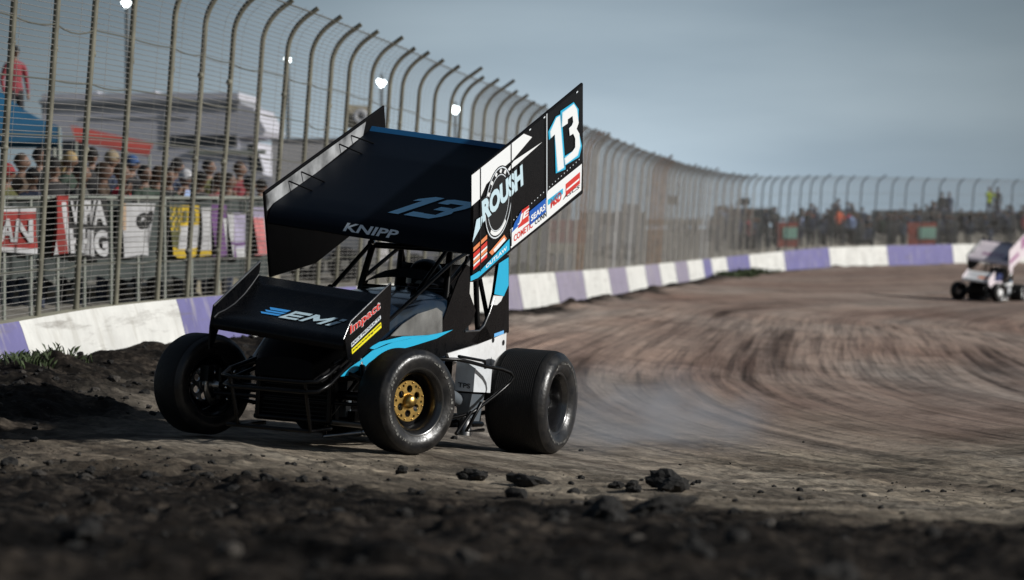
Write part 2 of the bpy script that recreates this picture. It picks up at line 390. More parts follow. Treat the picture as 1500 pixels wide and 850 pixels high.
def soil(X, Y, wd):
    """1 = packed and dusty racing surface, 0 = loose damp soil, with lens vignetting painted in near the camera"""
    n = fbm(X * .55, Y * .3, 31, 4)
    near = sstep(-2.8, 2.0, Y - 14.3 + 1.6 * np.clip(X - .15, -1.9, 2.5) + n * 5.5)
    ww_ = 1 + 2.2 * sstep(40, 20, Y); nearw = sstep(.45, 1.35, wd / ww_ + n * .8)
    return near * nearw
def height(X, Y, fine=True):
    wd, wi = wall_dist(X, Y); z = ground_base(X, Y)
    far = sstep(170, 420, np.hypot(X, Y)); z = z * (1 - far) + .1 * far
    out = np.maximum(-wd, 0)
    rise = np.interp(wi, [0, 900, 1300, 1500, 2020], [.35, .35, .8, 1.5, 1.7])
    z = z + rise * sstep(.6, 5, out) * (1 - sstep(16, 40, out))
    k = soil(X, Y, wd); inside = sstep(0, .5, wd)
    lo = 1 - k
    amp = 1 + .5 * sstep(3, 0, wd)
    z = z + inside * np.exp(-((wd - .7) / .9) ** 2) * (.03 + .15 * np.maximum(fbm(X * .9, Y * .5, 5, 3) + .1, 0))
    if fine:
        near = 1 - sstep(60, 110, Y)
        r1 = fbm(X * 2.1, Y * 2.1, 11, 3); r2 = fbm(X * 7, Y * 7, 21, 3); r3 = np.abs(vnoise(X * 3.1, Y * 3.1, 44))
        car = np.exp(-(((X + 1.0) / 2.0) ** 2 + ((Y - 18.8) / 2.0) ** 2) ** 2)
        z = z + inside * lo * amp * (.070 * r1 + .026 * r2 + .016 * fbm(X * 17, Y * 17, 23, 3) * sstep(40, 20, Y) - .05 * (.25 - r3)) * (1 - .6 * car)
        lump = np.maximum(vnoise(X * 5.3, Y * 5.3, 71) - .16, 0) * np.maximum(vnoise(X * .8, Y * .8, 72) + .2, 0)
        z = z + inside * lo * lump * .36 * (1 - car) * near
        U, V = track_uv(X, Y)
        z = z + inside * k * near * (.026 * fbm(U * .04, V * 1.4, 51, 3) + .018 * fbm(U * .10, V * 5, 57, 3)) * (1 - .7 * car)
        z = z + inside * k * near * (.030 * np.maximum(fbm(X * 4, Y * 4, 61, 4) + .05, 0) + .012 * fbm(X * 13, Y * 13, 62, 3)) * sstep(26, 16, Y) * (1 - .6 * car)
    return z, k, wd
def track_uv(X, Y):
    """coordinates along and across the racing line: down the far straight, then swinging left past the camera"""
    f = np.maximum(Y - 29, 0); n = np.maximum(29 - Y, 0); c = np.maximum(Y - 64, 0)
    g = .12 * (f - 8 * (1 - np.exp(-f / 8))) + n * n / 56 + .006 * np.minimum(c, 90) ** 2
    return Y * 1.0, (X - g) + .45 * vnoise(X * .10, Y * .035, 91) + .06 * vnoise(X * .4, Y * .10, 92)

cols = list(np.arange(-12.8, 12.8001, .042))
st = .06; a = 12.8
while a < 80: a += st; st *= 1.16; cols.append(min(a, 80)); cols.insert(0, -min(a, 80))
rows = [1.5]
while rows[-1] < 3500:
    d = rows[-1]; rows.append(d * (1.05 if d < 4.4 else 1.0024 if d < 26 else 1.005 if d < 70 else 1.012 if d < 175 else 1.15))
TA = np.tan(np.radians(np.array(cols))); DR = np.array(rows)
Yg = np.repeat(DR[:, None], len(TA), 1); Xg = DR[:, None] * TA[None]
Zg, Kg, WDg = height(Xg.ravel(), Yg.ravel())
nv = Xg.size; w = len(TA); h = len(DR)
me = bpy.data.meshes.new('ground'); me.vertices.add(nv)
me.vertices.foreach_set('co', np.stack([Xg.ravel(), Yg.ravel(), Zg], 1).astype(np.float32).ravel())
ii, jj = np.meshgrid(np.arange(h - 1), np.arange(w - 1), indexing='ij'); q = (ii * w + jj).ravel()
quads = np.stack([q, q + 1, q + w + 1, q + w], 1).astype(np.int32); nf = len(quads)
me.loops.add(nf * 4); me.loops.foreach_set('vertex_index', quads.ravel()); me.polygons.add(nf)
me.polygons.foreach_set('loop_start', np.arange(0, nf * 4, 4, dtype=np.int32)); me.polygons.foreach_set('use_smooth', np.ones(nf, bool))
me.update(); me.validate()
ca = me.color_attributes.new('soil', 'FLOAT_COLOR', 'POINT'); U_, V_ = track_uv(Xg.ravel(), Yg.ravel())
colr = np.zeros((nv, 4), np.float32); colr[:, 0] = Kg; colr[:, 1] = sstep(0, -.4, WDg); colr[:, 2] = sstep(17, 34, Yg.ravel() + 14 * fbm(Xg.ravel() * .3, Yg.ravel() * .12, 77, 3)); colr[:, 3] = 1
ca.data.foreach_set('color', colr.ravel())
ta = me.attributes.new('track', 'FLOAT_VECTOR', 'POINT'); ta.data.foreach_set('vector', np.stack([U_, V_, np.zeros(nv)], 1).astype(np.float32).ravel())
gnd = bpy.data.objects.new('ground', me); COL.objects.link(gnd); tag(gnd, kind='structure')
gnd['label'] = 'dirt track surface of packed brown soil with dark loose clods along its edges'

m, nt, b = newmat('dirt'); N = nt.nodes; L = nt.links
at = N.new('ShaderNodeAttribute'); at.attribute_name = 'soil'; sep = N.new('ShaderNodeSeparateColor'); L.new(at.outputs['Color'], sep.inputs[0])
tr = N.new('ShaderNodeAttribute'); tr.attribute_name = 'track'
geo = N.new('ShaderNodeNewGeometry')
def noise(vec, scale, detail=6, rough=.6, sc=None):
    if sc:
        mp = N.new('ShaderNodeMapping'); mp.inputs['Scale'].default_value = sc; L.new(vec, mp.inputs[0]); vec = mp.outputs[0]
    n = N.new('ShaderNodeTexNoise'); n.inputs['Scale'].default_value = scale; n.inputs['Detail'].default_value = detail; n.inputs['Roughness'].default_value = rough
    L.new(vec, n.inputs['Vector']); return n.outputs['Fac']
def ramp(fac, stops):
    r = N.new('ShaderNodeValToRGB'); el = r.color_ramp.elements
    el[0].position, el[0].color = stops[0][0], (*stops[0][1], 1); el[1].position, el[1].color = stops[-1][0], (*stops[-1][1], 1)
    for p_, c_ in stops[1:-1]:
        x = el.new(p_); x.color = (*c_, 1)
    L.new(fac, r.inputs[0]); return r.outputs[0]
def mixc(mode, fac, a_, b_):
    x = N.new('ShaderNodeMixRGB'); x.blend_type = mode
    for i, v in ((0, fac), (1, a_), (2, b_)):
        if hasattr(v, 'is_linked') or hasattr(v, 'links'): L.new(v, x.inputs[i])
        elif isinstance(v, tuple): x.inputs[i].default_value = (*v, 1)
        else: x.inputs[i].default_value = v
    return x.outputs[0]
big = noise(tr.outputs['Vector'], 1.0, 4, .5, (.06, .30, 1))
pk = mixc('MIX', sep.outputs[2], ramp(big, [(.30, (.25, .205, .155)), (.5, (.31, .268, .21)), (.70, (.33, .30, .26))]), ramp(big, [(.30, (.26, .178, .145)), (.5, (.325, .25, .21)), (.70, (.34, .295, .262))]))
s1 = noise(tr.outputs['Vector'], 1.0, 5, .55, (.028, .60, 1)); s2 = noise(tr.outputs['Vector'], 1.0, 4, .6, (.085, 2.3, 1)); s3 = noise(tr.outputs['Vector'], 1.0, 4, .6, (.16, 10, 1))
pk = mixc('MULTIPLY', 1.0, pk, ramp(s1, [(.34, (.66, .63, .63)), (.5, (.97, .97, .97)), (.66, (1.15, 1.13, 1.11))]))
pk = mixc('MULTIPLY', 1.0, pk, ramp(noise(geo.outputs['Position'], 1.1, 9, .72, (1, .45, 1)), [(.34, (.62, .60, .59)), (.5, (1, 1, 1)), (.66, (1.18, 1.17, 1.15))]))
pk = mixc('MULTIPLY', 1.0, pk, ramp(s2, [(.32, (.62, .60, .60)), (.46, (.98, .98, .98)), (.68, (1.14, 1.12, 1.10))]))
pk = mixc('MULTIPLY', .6, pk, ramp(s3, [(.34, (.34, .34, .34)), (.46, (1, 1, 1)), (.68, (1.25, 1.22, 1.2))]))
gr = noise(geo.outputs['Position'], 9, 8, .75)
pk = mixc('MULTIPLY', 1.0, pk, ramp(gr, [(.3, (.6, .58, .56)), (.5, (1, 1, 1)), (.7, (1.25, 1.25, 1.22))]))
ls = ramp(gr, [(.32, (.004, .0034, .003)), (.5, (.013, .011, .0095)), (.68, (.062, .053, .044))])  # dark loose soil; near the camera its tone also carries painted vignetting
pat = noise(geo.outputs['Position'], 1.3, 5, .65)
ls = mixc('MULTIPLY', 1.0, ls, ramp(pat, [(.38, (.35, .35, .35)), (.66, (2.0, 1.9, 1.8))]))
s4 = noise(tr.outputs['Vector'], 1.0, 2, .5, (.035, 2.4, 1)); pk = mixc('MULTIPLY', .85, pk, ramp(s4, [(.33, (.38, .36, .36)), (.41, (1, 1, 1)), (.62, (1, 1, 1)), (.74, (1.25, 1.22, 1.2))]))
inv = N.new('ShaderNodeMath'); inv.operation = 'SUBTRACT'; inv.inputs[0].default_value = 1; L.new(sep.outputs[2], inv.inputs[1])
damp = mixc('MULTIPLY', 1.0, ramp(noise(geo.outputs['Position'], 1.9, 8, .72, (.7, 1, 1)), [(.46, (0, 0, 0)), (.62, (.85, .85, .85))]), inv.outputs[0])
pk = mixc('MIX', damp, pk, (.055, .047, .039))
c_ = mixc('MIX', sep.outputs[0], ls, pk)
c_ = mixc('MIX', sep.outputs[1], c_, ramp(gr, [(.3, (.17, .155, .13)), (.7, (.36, .335, .29))]))
L.new(c_, b.inputs['Base Color']); b.inputs['Roughness'].default_value = .9; b.inputs['Specular IOR Level'].default_value = .10
fb = noise(geo.outputs['Position'], 26, 6, .7)
bp = N.new('ShaderNodeBump'); bp.inputs['Strength'].default_value = .55; bp.inputs['Distance'].default_value = .03; L.new(fb, bp.inputs['Height']); 
bp2 = N.new('ShaderNodeBump'); bp2.inputs['Strength'].default_value = .5; bp2.inputs['Distance'].default_value = .10; L.new(s2, bp2.inputs['Height']); L.new(bp.outputs[0], bp2.inputs['Normal'])
L.new(bp2.outputs[0], b.inputs['Normal'])
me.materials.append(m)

# clods: loose soil thrown up by the cars
def rock(seed, sub=2, flat=.7, jag=.10):
    bm = bmesh.new(); bmesh.ops.create_icosphere(bm, subdivisions=sub, radius=1)
    rg = np.random.default_rng(seed); k = rg.normal(size=(6, 3)); ph = rg.uniform(0, 6, 6)
    for v in bm.verts:
        f = 1 + sum(.13 * math.sin(2.2 * float(np.dot(k[i], v.co)) + ph[i]) for i in range(6)) + rg.uniform(-jag, jag)
        v.co = Vector((v.co.x * f, v.co.y * f * (.8 + .2 * flat), v.co.z * f * flat))
    vs = np.array([v.co[:] for v in bm.verts]); fs = [[v.index for v in f.verts] for f in bm.faces]; bm.free(); return vs, fs
mat('clod', (.010, .009, .008), .9, var=.5, vscale=14, bump=.6, bscale=30)
mat('clod_dry', (.045, .039, .033), .9, var=.4, vscale=14, bump=.6, bscale=30)
rocks = [rock(i, 2) for i in range(7)]
mb = MB(); nn = 0
cand = []
for i in range(12000):
    u = RNG.uniform()
    if u < .62: Y = 5 + 12 * RNG.uniform() ** .7; X = RNG.uniform(-.21, .21) * Y
    elif u < .86: Y = RNG.uniform(15, 36); X = None
    else: Y = RNG.uniform(16, 23); X = RNG.uniform(-.2, .21) * Y
    if X is None:
        w_ = wall_arc(float(np.interp(Y, WPY, ARC))); o_ = abs(RNG.normal(0, 1.3)); X = w_['x'] + w_['nx'] * (o_ + .25)
    cand.append((X, Y))
cand = np.array(cand); zz, kk, ww = height(cand[:, 0], cand[:, 1])
for (X, Y), z, k, wd in zip(cand, zz, kk, ww):
    if wd < .25 or RNG.uniform() < k * (.80 if Y < 18 else .94): continue
    if math.hypot(X + 1.2, Y - 18.6) < 1.9: continue
    if Y < 13.5 and RNG.uniform() < .62: continue
    r = .006 + .028 * RNG.uniform() ** 5 + (.03 * RNG.uniform() if RNG.uniform() < .05 else 0)
    if k > .6: r *= .6
    vs, fs = rocks[RNG.integers(7)]; a = RNG.uniform(0, 6.3); c, s_ = math.cos(a), math.sin(a)
    t = np.stack([(vs[:, 0] * c - vs[:, 1] * s_) * r + X, (vs[:, 0] * s_ + vs[:, 1] * c) * r + Y, vs[:, 2] * r + z + r * .25], 1)
    mb.add(t.tolist(), fs, 0 if RNG.uniform() < .8 else 1); nn += 1
    if nn > 2200: break
o = mb.build('dirt_clods', ['clod', 'clod_dry'], fixn=False); tag(o, 'loose crumbs of dark soil scattered over the near edge of the track', 'loose soil', kind='stuff')
# the few big clods one can point to: px, py, size, stretch
big = [(981, 720, .088, 1.0, 'large jagged black clod of soil standing highest on the ridge right of the car'),
       (927, 722, .050, 1.0, 'small rounded clod just left of the large jagged one'),
       (882, 772, .075, 1.0, 'upright blurred clod standing in the dark soil below the rear wheel'),
       (965, 762, .075, 2.1, 'long flat black clod lying in front of the large jagged one'),
       (690, 704, .055, 1.6, 'flat clod on the pale dirt below the gap between the wheels'),
       (772, 712, .055, 1.7, 'low wide clod on the pale dirt below the left rear wheel'),
       (588, 694, .036, 1.0, 'small dark clod on the dirt just below the steered front wheel'),
       (905, 716, .034, 1.2, 'tiny clod on the ridge at the left end of the clod row')]
for px, py, r, st, lab in big:
    d = 12.0
    for it in range(40):
        g = float(height(np.array([Xp(px, d)]), np.array([d]))[0][0]); d = max(9, min(24, d + ((ZC - g) * FPX / (py - HZ) - d) * .5))
    vs, fs = rock(100 + px, 3, .72, .17); vs = vs * r; vs[:, 0] *= st
    mb = MB(); mb.add(vs.tolist(), fs, 0); o = mb.build('dirt_clod', ['clod']); o.location = (Xp(px, d), d, g + r * .45)
    o.rotation_euler = (.3 * math.sin(px), .2 * math.cos(px), .3 * math.sin(px * 2))
    tag(o, lab, 'dirt clod', 'big clods of soil on the near edge')

# grass tufts by the wall
def grass(px0, px1, offs, n, hgt, label):
    mb = MB()
    for i in range(n):
        w_ = wall_at(random.uniform(px0, px1), 0); o_ = offs * random.random() ** 1.5 + .1
        x = w_['x'] + w_['nx'] * o_; y = w_['y'] + w_['ny'] * o_; z = float(height(np.array([x]), np.array([y]))[0][0])
        for k in range(6):
            a = random.uniform(0, 6.3); l = hgt * random.uniform(.5, 1.2); bx, by = x + random.gauss(0, .05), y + random.gauss(0, .05)
            dx, dy = math.cos(a), math.sin(a); wv = .006 + hgt * .03
            mb.add([(bx - dy * wv, by + dx * wv, z - .02), (bx + dy * wv, by - dx * wv, z - .02), (bx + dx * l * .35, by + dy * l * .35, z + l * .75), (bx + dx * l * .8, by + dy * l * .8, z + l)], [(0, 1, 2), (0, 2, 3)], 0)
    o = mb.build('grass', ['grass_blade'], fixn=False); tag(o, label, 'grass', kind='stuff')
grass(-70, 34, .5, 90, .075, 'short green grass at the foot of the white wall beside the near purple panel')
grass(1036, 1092, 1.4, 170, .20, 'green weeds at the foot of the far wall where it starts to curve')

# ------------------------------------------------------------------ concrete wall, painted in panels
wl = empty('barrier_wall', (WPX[600], WPY[600], zb[600])); bpy.context.view_layer.update()
tag(wl, 'long low concrete track wall painted in alternating white and purple panels', 'wall')
edges = [-260, -150, 24, 255, 352, 452, 520, 585, 640, 726, 757, 811, 852, 889, 915, 943, 964, 987, 1005, 1028, 1040, 1063, 1096, 1147, 1213, 1298, 1394, 1510, 1640, 1760]
WM = wl.matrix_world.inverted()
for n_, (a, b_) in enumerate(zip(edges[:-1], edges[1:])):
    purple = n_ % 2 == 1
    gap = .014 * (len(xs) / ARC[-1]) * 1.2; ia = wall_at(a)['i'] + gap; ib = wall_at(b_)['i'] - gap; k = max(3, int((ib - ia) / 14) + 2)
    idx = np.linspace(ia, ib, k); rows_ = []
    prof = [(.20, -.5, 0), (.13, .10, 0), (.05, .80, 0), (.02, 1.0, 0), (-.16, 1.0, 1), (-.22, -.4, 1)]
    for i in idx:
        f = lambda arr: float(np.interp(i, np.arange(len(arr)), arr))
        X, Y, z0, z1, nx, ny = f(WPX), f(WPY), f(zb), f(zt), f(NX), f(NY); hh = z1 - z0
        rows_.append([WM @ Vector((X + nx * p[0], Y + ny * p[0], z0 + hh * p[1])) for p in prof])
    mb = MB(); mb.grid(rows_, 0, False, lambda i, j: 1 if j == 3 else 0)
    mb.poly(rows_[0], 0); mb.poly(rows_[-1], 0)
    mm = ('wall_faded' if 700 < a < 1000 else 'wall_purple') if purple else 'wall_white'
    o = mb.build('wall_panel', [mm, 'wall_cap'], wl)
    if purple: o['label'] = 'purple painted panel'

# ------------------------------------------------------------------ catch fence
FH = 3.40
def fence_profile(n=9):
    """(offset towards the track, height, arc length) above the wall top"""
    lean = math.tan(R(4.3)); r = .55; out = []; h1 = FH - r * math.sin(R(52)) - .05
    for i in range(4): out.append((lean * h1 * i / 3, h1 * i / 3))
    x0, y0 = out[-1]
    for i in range(1, 8):
        a = R(52) * i / 7; out.append((x0 + r * (1 - math.cos(a)) + lean * .4 * i / 7, y0 + r * math.sin(a)))
    l = out[-1]; out.append((l[0] + .10, l[1] + .07)); return out
FP = fence_profile()
FA = [0]
for a, b_ in zip(FP[:-1], FP[1:]): FA.append(FA[-1] + math.hypot(b_[0] - a[0], b_[1] - a[1]))
def fence_pt(w_, s_):
    u = float(np.interp(s_, FA, [p[0] for p in FP])); z = float(np.interp(s_, FA, [p[1] for p in FP]))
    return Vector((w_['x'] + w_['nx'] * (u - .10), w_['y'] + w_['ny'] * (u - .10), w_['zt'] + z))
fc = empty('catch_fence', (WPX[600], WPY[600], zt[600])); bpy.context.view_layer.update(); FM = fc.matrix_world.inverted()
tag(fc, 'tall wire catch fence on curved steel posts leaning over the track wall', 'fence')
posts = [-190, -122, -58, 5, 68, 124, 181, 241, 284, 326, 371, 407, 443, 474, 501, 533, 560, 578, 603, 627, 651, 666, 682, 700, 717, 733, 749, 764, 778, 792, 806, 819, 832, 844, 850, 856, 862, 868, 880, 891, 902, 913, 924, 935, 945, 952, 958, 964, 969, 975, 982, 990, 998, 1006, 1014, 1022, 1029, 1036, 1046, 1057, 1068, 1079, 1090, 1101, 1114, 1126, 1140, 1153, 1170, 1184, 1200, 1219, 1238, 1259, 1281, 1303, 1324, 1349, 1373, 1400, 1424, 1451, 1481, 1510, 1540, 1572, 1606]
for i, px in enumerate(posts):
    w_ = wall_at(px); rnd = random.Random(i)
    tip = rnd.uniform(-.02, .10) if rnd.random() < .85 else rnd.uniform(.12, .26)
    sw = rnd.gauss(0, .035); bow = rnd.gauss(0, .02); tv = Vector((w_['tx'], w_['ty'], 0))
    pts = [FM @ (fence_pt(w_, s_) + tv * (sw * s_ / 3.6 + bow * math.sin(PI * s_ / 3.6))) for s_ in list(np.linspace(0, FA[3], 4)[:3]) + FA[3:]]
    pts[0] = pts[0] - Vector((0, 0, .25)); dv = (pts[-1] - pts[-2]).normalized(); pts.append(pts[-1] + dv * max(tip, .01))
    mb = MB().tube(pts, .030 if px < 860 else .036 if px < 1100 else .030, 0, 8)
    for s_ in (.5, 1.5, 2.4): mb.sphere(FM @ fence_pt(w_, s_), .038, 0, 6, 4)
    rust = 846 <= px <= 858 or 950 <= px <= 971
    pale = px in (902, 924, 1029, 1036)
    mb.build('post', ['post_rust' if rust else 'post_pale' if pale else 'post_dark' if px > 1110 else 'post_mid' if px > 800 else 'post_steel'], fc)
# wires: horizontal strands and uprights, one mesh
mb = MB(); s_end = ARC[-1] - .5
sam = [wall_arc(s_) for s_ in np.linspace(.3, s_end, 150)]
def strand(pts, r):
    mb.tube(pts, r, 0, 3, False)
for s_ in np.arange(.04, FA[-1], .052):
    strand([FM @ fence_pt(w_, s_) for w_ in sam], .0040)
ss = .3; S_R = wall_at(1085)['s']
while ss < s_end:
    w_ = wall_arc(ss); strand([FM @ fence_pt(w_, a_) for a_ in (0, 1.5, FA[3], FA[5], FA[7], FA[-1])], .0022 if ss < 30 else .0050 if ss < S_R else .0030); ss += .9 if ss < 16 else .35 if ss < 30 else .13 if ss < S_R else .22
mb.build('wire_mesh', ['wire'], fc, fixn=False)
# heavier cables, slack between the posts
mb = MB(); wp = [wall_at(px) for px in posts]
for lev in (.42, .98, 1.62, 2.12, 2.62, FA[-1] - .05):
    for w0, w1 in zip(wp[:-1], wp[1:]):
        a_ = FM @ fence_pt(w0, lev); b_ = FM @ fence_pt(w1, lev); sag = (0 if lev > 3 else random.choice([0, 0, .015, .03, .06])) * min(1, (a_ - b_).length)
        mb.tube([a_.lerp(b_, t) - Vector((0, 0, sag * 4 * t * (1 - t))) for t in (0, .2, .4, .6, .8, 1)], .0075, 0, 5, False)
mb.build('cable', ['cable'], fc, fixn=False)

# ------------------------------------------------------------------ people
def skin_body(pose):
    """one continuous body grown over a skeleton; returns verts, faces, material per face"""
    J = {}; E = []
    def j(n, p, r, par=None):
        J[n] = (p, r)
        if par: E.append((par, n))
    j('pel', (0, 0, .95), (.15, .11)); j('bel', (0, 0, 1.08), (.145, .105), 'pel'); j('chest', (0, .0, 1.30), (.165, .115), 'bel')
    j('neckb', (0, 0, 1.44), (.10, .085), 'chest'); j('neck', (0, -.01, 1.52), (.055, .055), 'neckb'); j('skull', (0, -.015, 1.58), (.06, .065), 'neck')
    drive = pose == 'drive'
    for s_ in (-1, 1):
        n = 'lr'[s_ > 0]
        j('sh' + n, (s_ * .175, 0, 1.41), (.068, .068), 'neckb')
        if pose == 'arms_up' : el, wr, hd = (s_ * .27, -.18, 1.24), (s_ * .10, -.30, 1.42), (s_ * .06, -.33, 1.48)
        elif pose == 'lean': el, wr, hd = (s_ * .26, -.12, 1.15), (s_ * .16, -.33, 1.08), (s_ * .12, -.40, 1.07)
        elif drive: el, wr, hd = (s_ * .27, -.14, 1.20), (s_ * .16, -.34, 1.30), (s_ * .13, -.39, 1.35)
        else: el, wr, hd = (s_ * .25, .03, 1.14), (s_ * .24, -.06, .90), (s_ * .235, -.08, .83)
        j('el' + n, el, (.047, .047), 'sh' + n); j('wr' + n, wr, (.032, .032), 'el' + n); j('hd' + n, hd, (.036, .022), 'wr' + n)
        dv = (Vector(hd) - Vector(wr)).normalized()
        for q in range(4):
            base = Vector(hd) + dv * (.045 + .012 * (q in (1, 2))) + Vector(((q - 1.5) * .019, 0, 0)); j(f'fi{n}{q}', tuple(base), (.009, .009), 'hd' + n)
        j('th' + n, tuple(Vector(wr).lerp(Vector(hd), .6) + Vector((-s_ * .045, -.02, 0))), (.010, .010), 'hd' + n)
        j('hip' + n, (s_ * .095, 0, .88), (.10, .10), 'pel')
        if drive:
            j('kn' + n, (s_ * .15, -.44, 1.02), (.062, .065), 'hip' + n); j('an' + n, (s_ * .13, -.86, .86), (.045, .048), 'kn' + n); j('to' + n, (s_ * .13, -.98, .95), (.045, .03), 'an' + n); continue
        j('kn' + n, (s_ * .11, -.015, .50), (.062, .065), 'hip' + n)
        j('an' + n, (s_ * .12, .02, .09), (.045, .048), 'kn' + n); j('to' + n, (s_ * .135, -.12, .035), (.045, .03), 'an' + n)
    names = list(J); me = bpy.data.meshes.new('body_source'); me.from_pydata([J[n][0] for n in names], [(names.index(a), names.index(b)) for a, b in E], [])
    ob = bpy.data.objects.new('body_source', me); COL.objects.link(ob)
    md = ob.modifiers.new('skin', 'SKIN'); md.use_smooth_shade = True
    for i, n in enumerate(names):
        sv_ = me.skin_vertices[0].data[i]; sv_.radius = J[n][1]; sv_.use_root = (n == 'pel')
    sd = ob.modifiers.new('sub', 'SUBSURF'); sd.levels = 1
    dg = bpy.context.evaluated_depsgraph_get(); ev = ob.evaluated_get(dg).to_mesh()
    vs = [tuple(v.co) for v in ev.vertices]; fs = [tuple(p.vertices) for p in ev.polygons]
    hands = [Vector(J['hd' + n][0]) for n in 'lr']; ms = []
    for f in fs:
        c = sum((Vector(vs[i]) for i in f), Vector()) / len(f)
        if c.z < .11 or (drive and c.y < -.84): m_ = 3
        elif (c.z < .93 or (drive and c.z < 1.1 and c.y < -.16)) and min((c - h_).length for h_ in hands) > .1: m_ = 2
        elif c.z > 1.49 or min((c - h_).length for h_ in hands) < .085: m_ = 0
        else: m_ = 1
        ms.append(m_)
    ob.evaluated_get(dg).to_mesh_clear(); bpy.data.objects.remove(ob)
    mb = MB(); o = 0
    for f, m_ in zip(fs, ms): mb.f.append(list(f)); mb.m.append(m_); mb.sm.append(True)
    mb.v = vs[:]
    # head with brow, nose, chin and ears
    rows_ = []
    for i in range(13):
        th = PI * i / 12; r_ = []
        for k in range(19):
            ph = 2 * PI * k / 18; x = math.sin(th) * math.cos(ph); y = math.sin(th) * math.sin(ph); z = math.cos(th)
            sx, sy, sz = .076, .095, .115
            if z < 0: sx *= 1 + .28 * z; 
            yy = y * sy
            if y < -.75 and abs(x) < .28 and -.35 < z < .05: yy -= .020
            if y < -.6 and z < -.75: yy -= .012
            if y < -.6 and .02 < z < .2 and .15 < abs(x) < .6: yy += .008
            xx = x * sx
            if abs(x) > .9 and -.3 < z < .2 and -.1 < y < .4: xx *= 1.13
            r_.append((xx, yy - .02, 1.665 + z * sz))
        rows_.append(r_)
    mb.grid(rows_, 0)
    # eyes and mouth
    for s_ in (-1, 1): mb.sphere((s_ * .030, -.104, 1.678), .011, 4, 6, 4)
    mb.box((0, -.109, 1.605), (.04, .012, .008), 5)
    return mb
BODIES = {k: skin_body(k) for k in ('stand', 'arms_up', 'lean')}
def hair_mesh(kind):
    mb = MB(); rows_ = []
    for i in range(8):
        th = PI * .56 * i / 7
        rows_.append([(.083 * math.sin(th) * math.cos(2 * PI * k / 16), .104 * math.sin(th) * math.sin(2 * PI * k / 16) + (-.018 if kind != 'hair' else -.006) + (.02 * max(0, -math.sin(2 * PI * k / 16)) * (i / 7) if kind == 'hair' else 0), 1.672 + .121 * math.cos(th) + (.05 * (i / 7) ** 2 * max(0, -math.sin(2 * PI * k / 16)) if kind == 'hair' else 0)) for k in range(17)])
    mb.grid(rows_, 0)
    if kind == 'cap':
        mb.grid([[(.062 * math.cos(a) * q, -.10 - .085 * math.sin(a) * q, 1.70 - .015 * q) for a in np.linspace(.05, PI - .05, 8)] for q in (.2, .6, 1.0)], 0)
    if kind == 'long':
        mb.grid([[(.085 * math.cos(a), .06 + .045 * math.sin(a), z) for a in np.linspace(-.3, PI + .3, 9)] for z in (1.68, 1.6, 1.5, 1.42)], 0)
    return mb
PM = {}
def person(loc, rz, pose, jacket, pants, hair, hkind, label, group=None, scale=1.0):
    if pose not in PM:
        o = BODIES[pose].build('person', ['skin', 'j_grey', 'p_denim', 'p_black', 'decal_black', 'h_brown']); PM[pose] = o.data
    else:
        o = bpy.data.objects.new('person', PM[pose]); COL.objects.link(o)
    for i, mn in ((1, jacket), (2, pants)):
        o.material_slots[i].link = 'OBJECT'; o.material_slots[i].material = MATS[mn]
    key = 'hair_' + hkind
    nm = 'cap' if hkind == 'cap' else 'hair'
    if key not in PM:
        hb = hair_mesh(hkind).build(nm, ['h_dark'], o); PM[key] = hb.data
    else:
        hb = bpy.data.objects.new(nm, PM[key]); COL.objects.link(hb); hb.parent = o
    hb.material_slots[0].link = 'OBJECT'; hb.material_slots[0].material = MATS[hair]
    o.location = loc; o.rotation_euler = (0, 0, rz); o.scale = (scale,) * 3
    tag(o, label, 'person', group); return o

# ------------------------------------------------------------------ sprint cars
_cp, _sp = math.cos(PIT), math.sin(PIT)
def CL(px, py, Rk=None, Fk=None, plane=None):
    """car coordinates (right, forward, up) of a measured outline point lying on a given plane of the car"""
    a = (px - CXP) / FPX; b_ = (CYP - py) / FPX
    d = Vector((a, _cp + b_ * _sp, -_sp + b_ * _cp)); o = CAR_O - Vector((0, 0, ZC))
    n, k = (Vector((1, 0, 0)), Rk) if Rk is not None else (Vector((0, 1, 0)), Fk) if Fk is not None else plane
    nw = CR_ * n.x + CF_ * n.y + CU_ * n.z; t = (k + nw.dot(o)) / nw.dot(d); q = d * t - o
    return Vector((q.dot(CR_), q.dot(CF_), q.dot(CU_)))

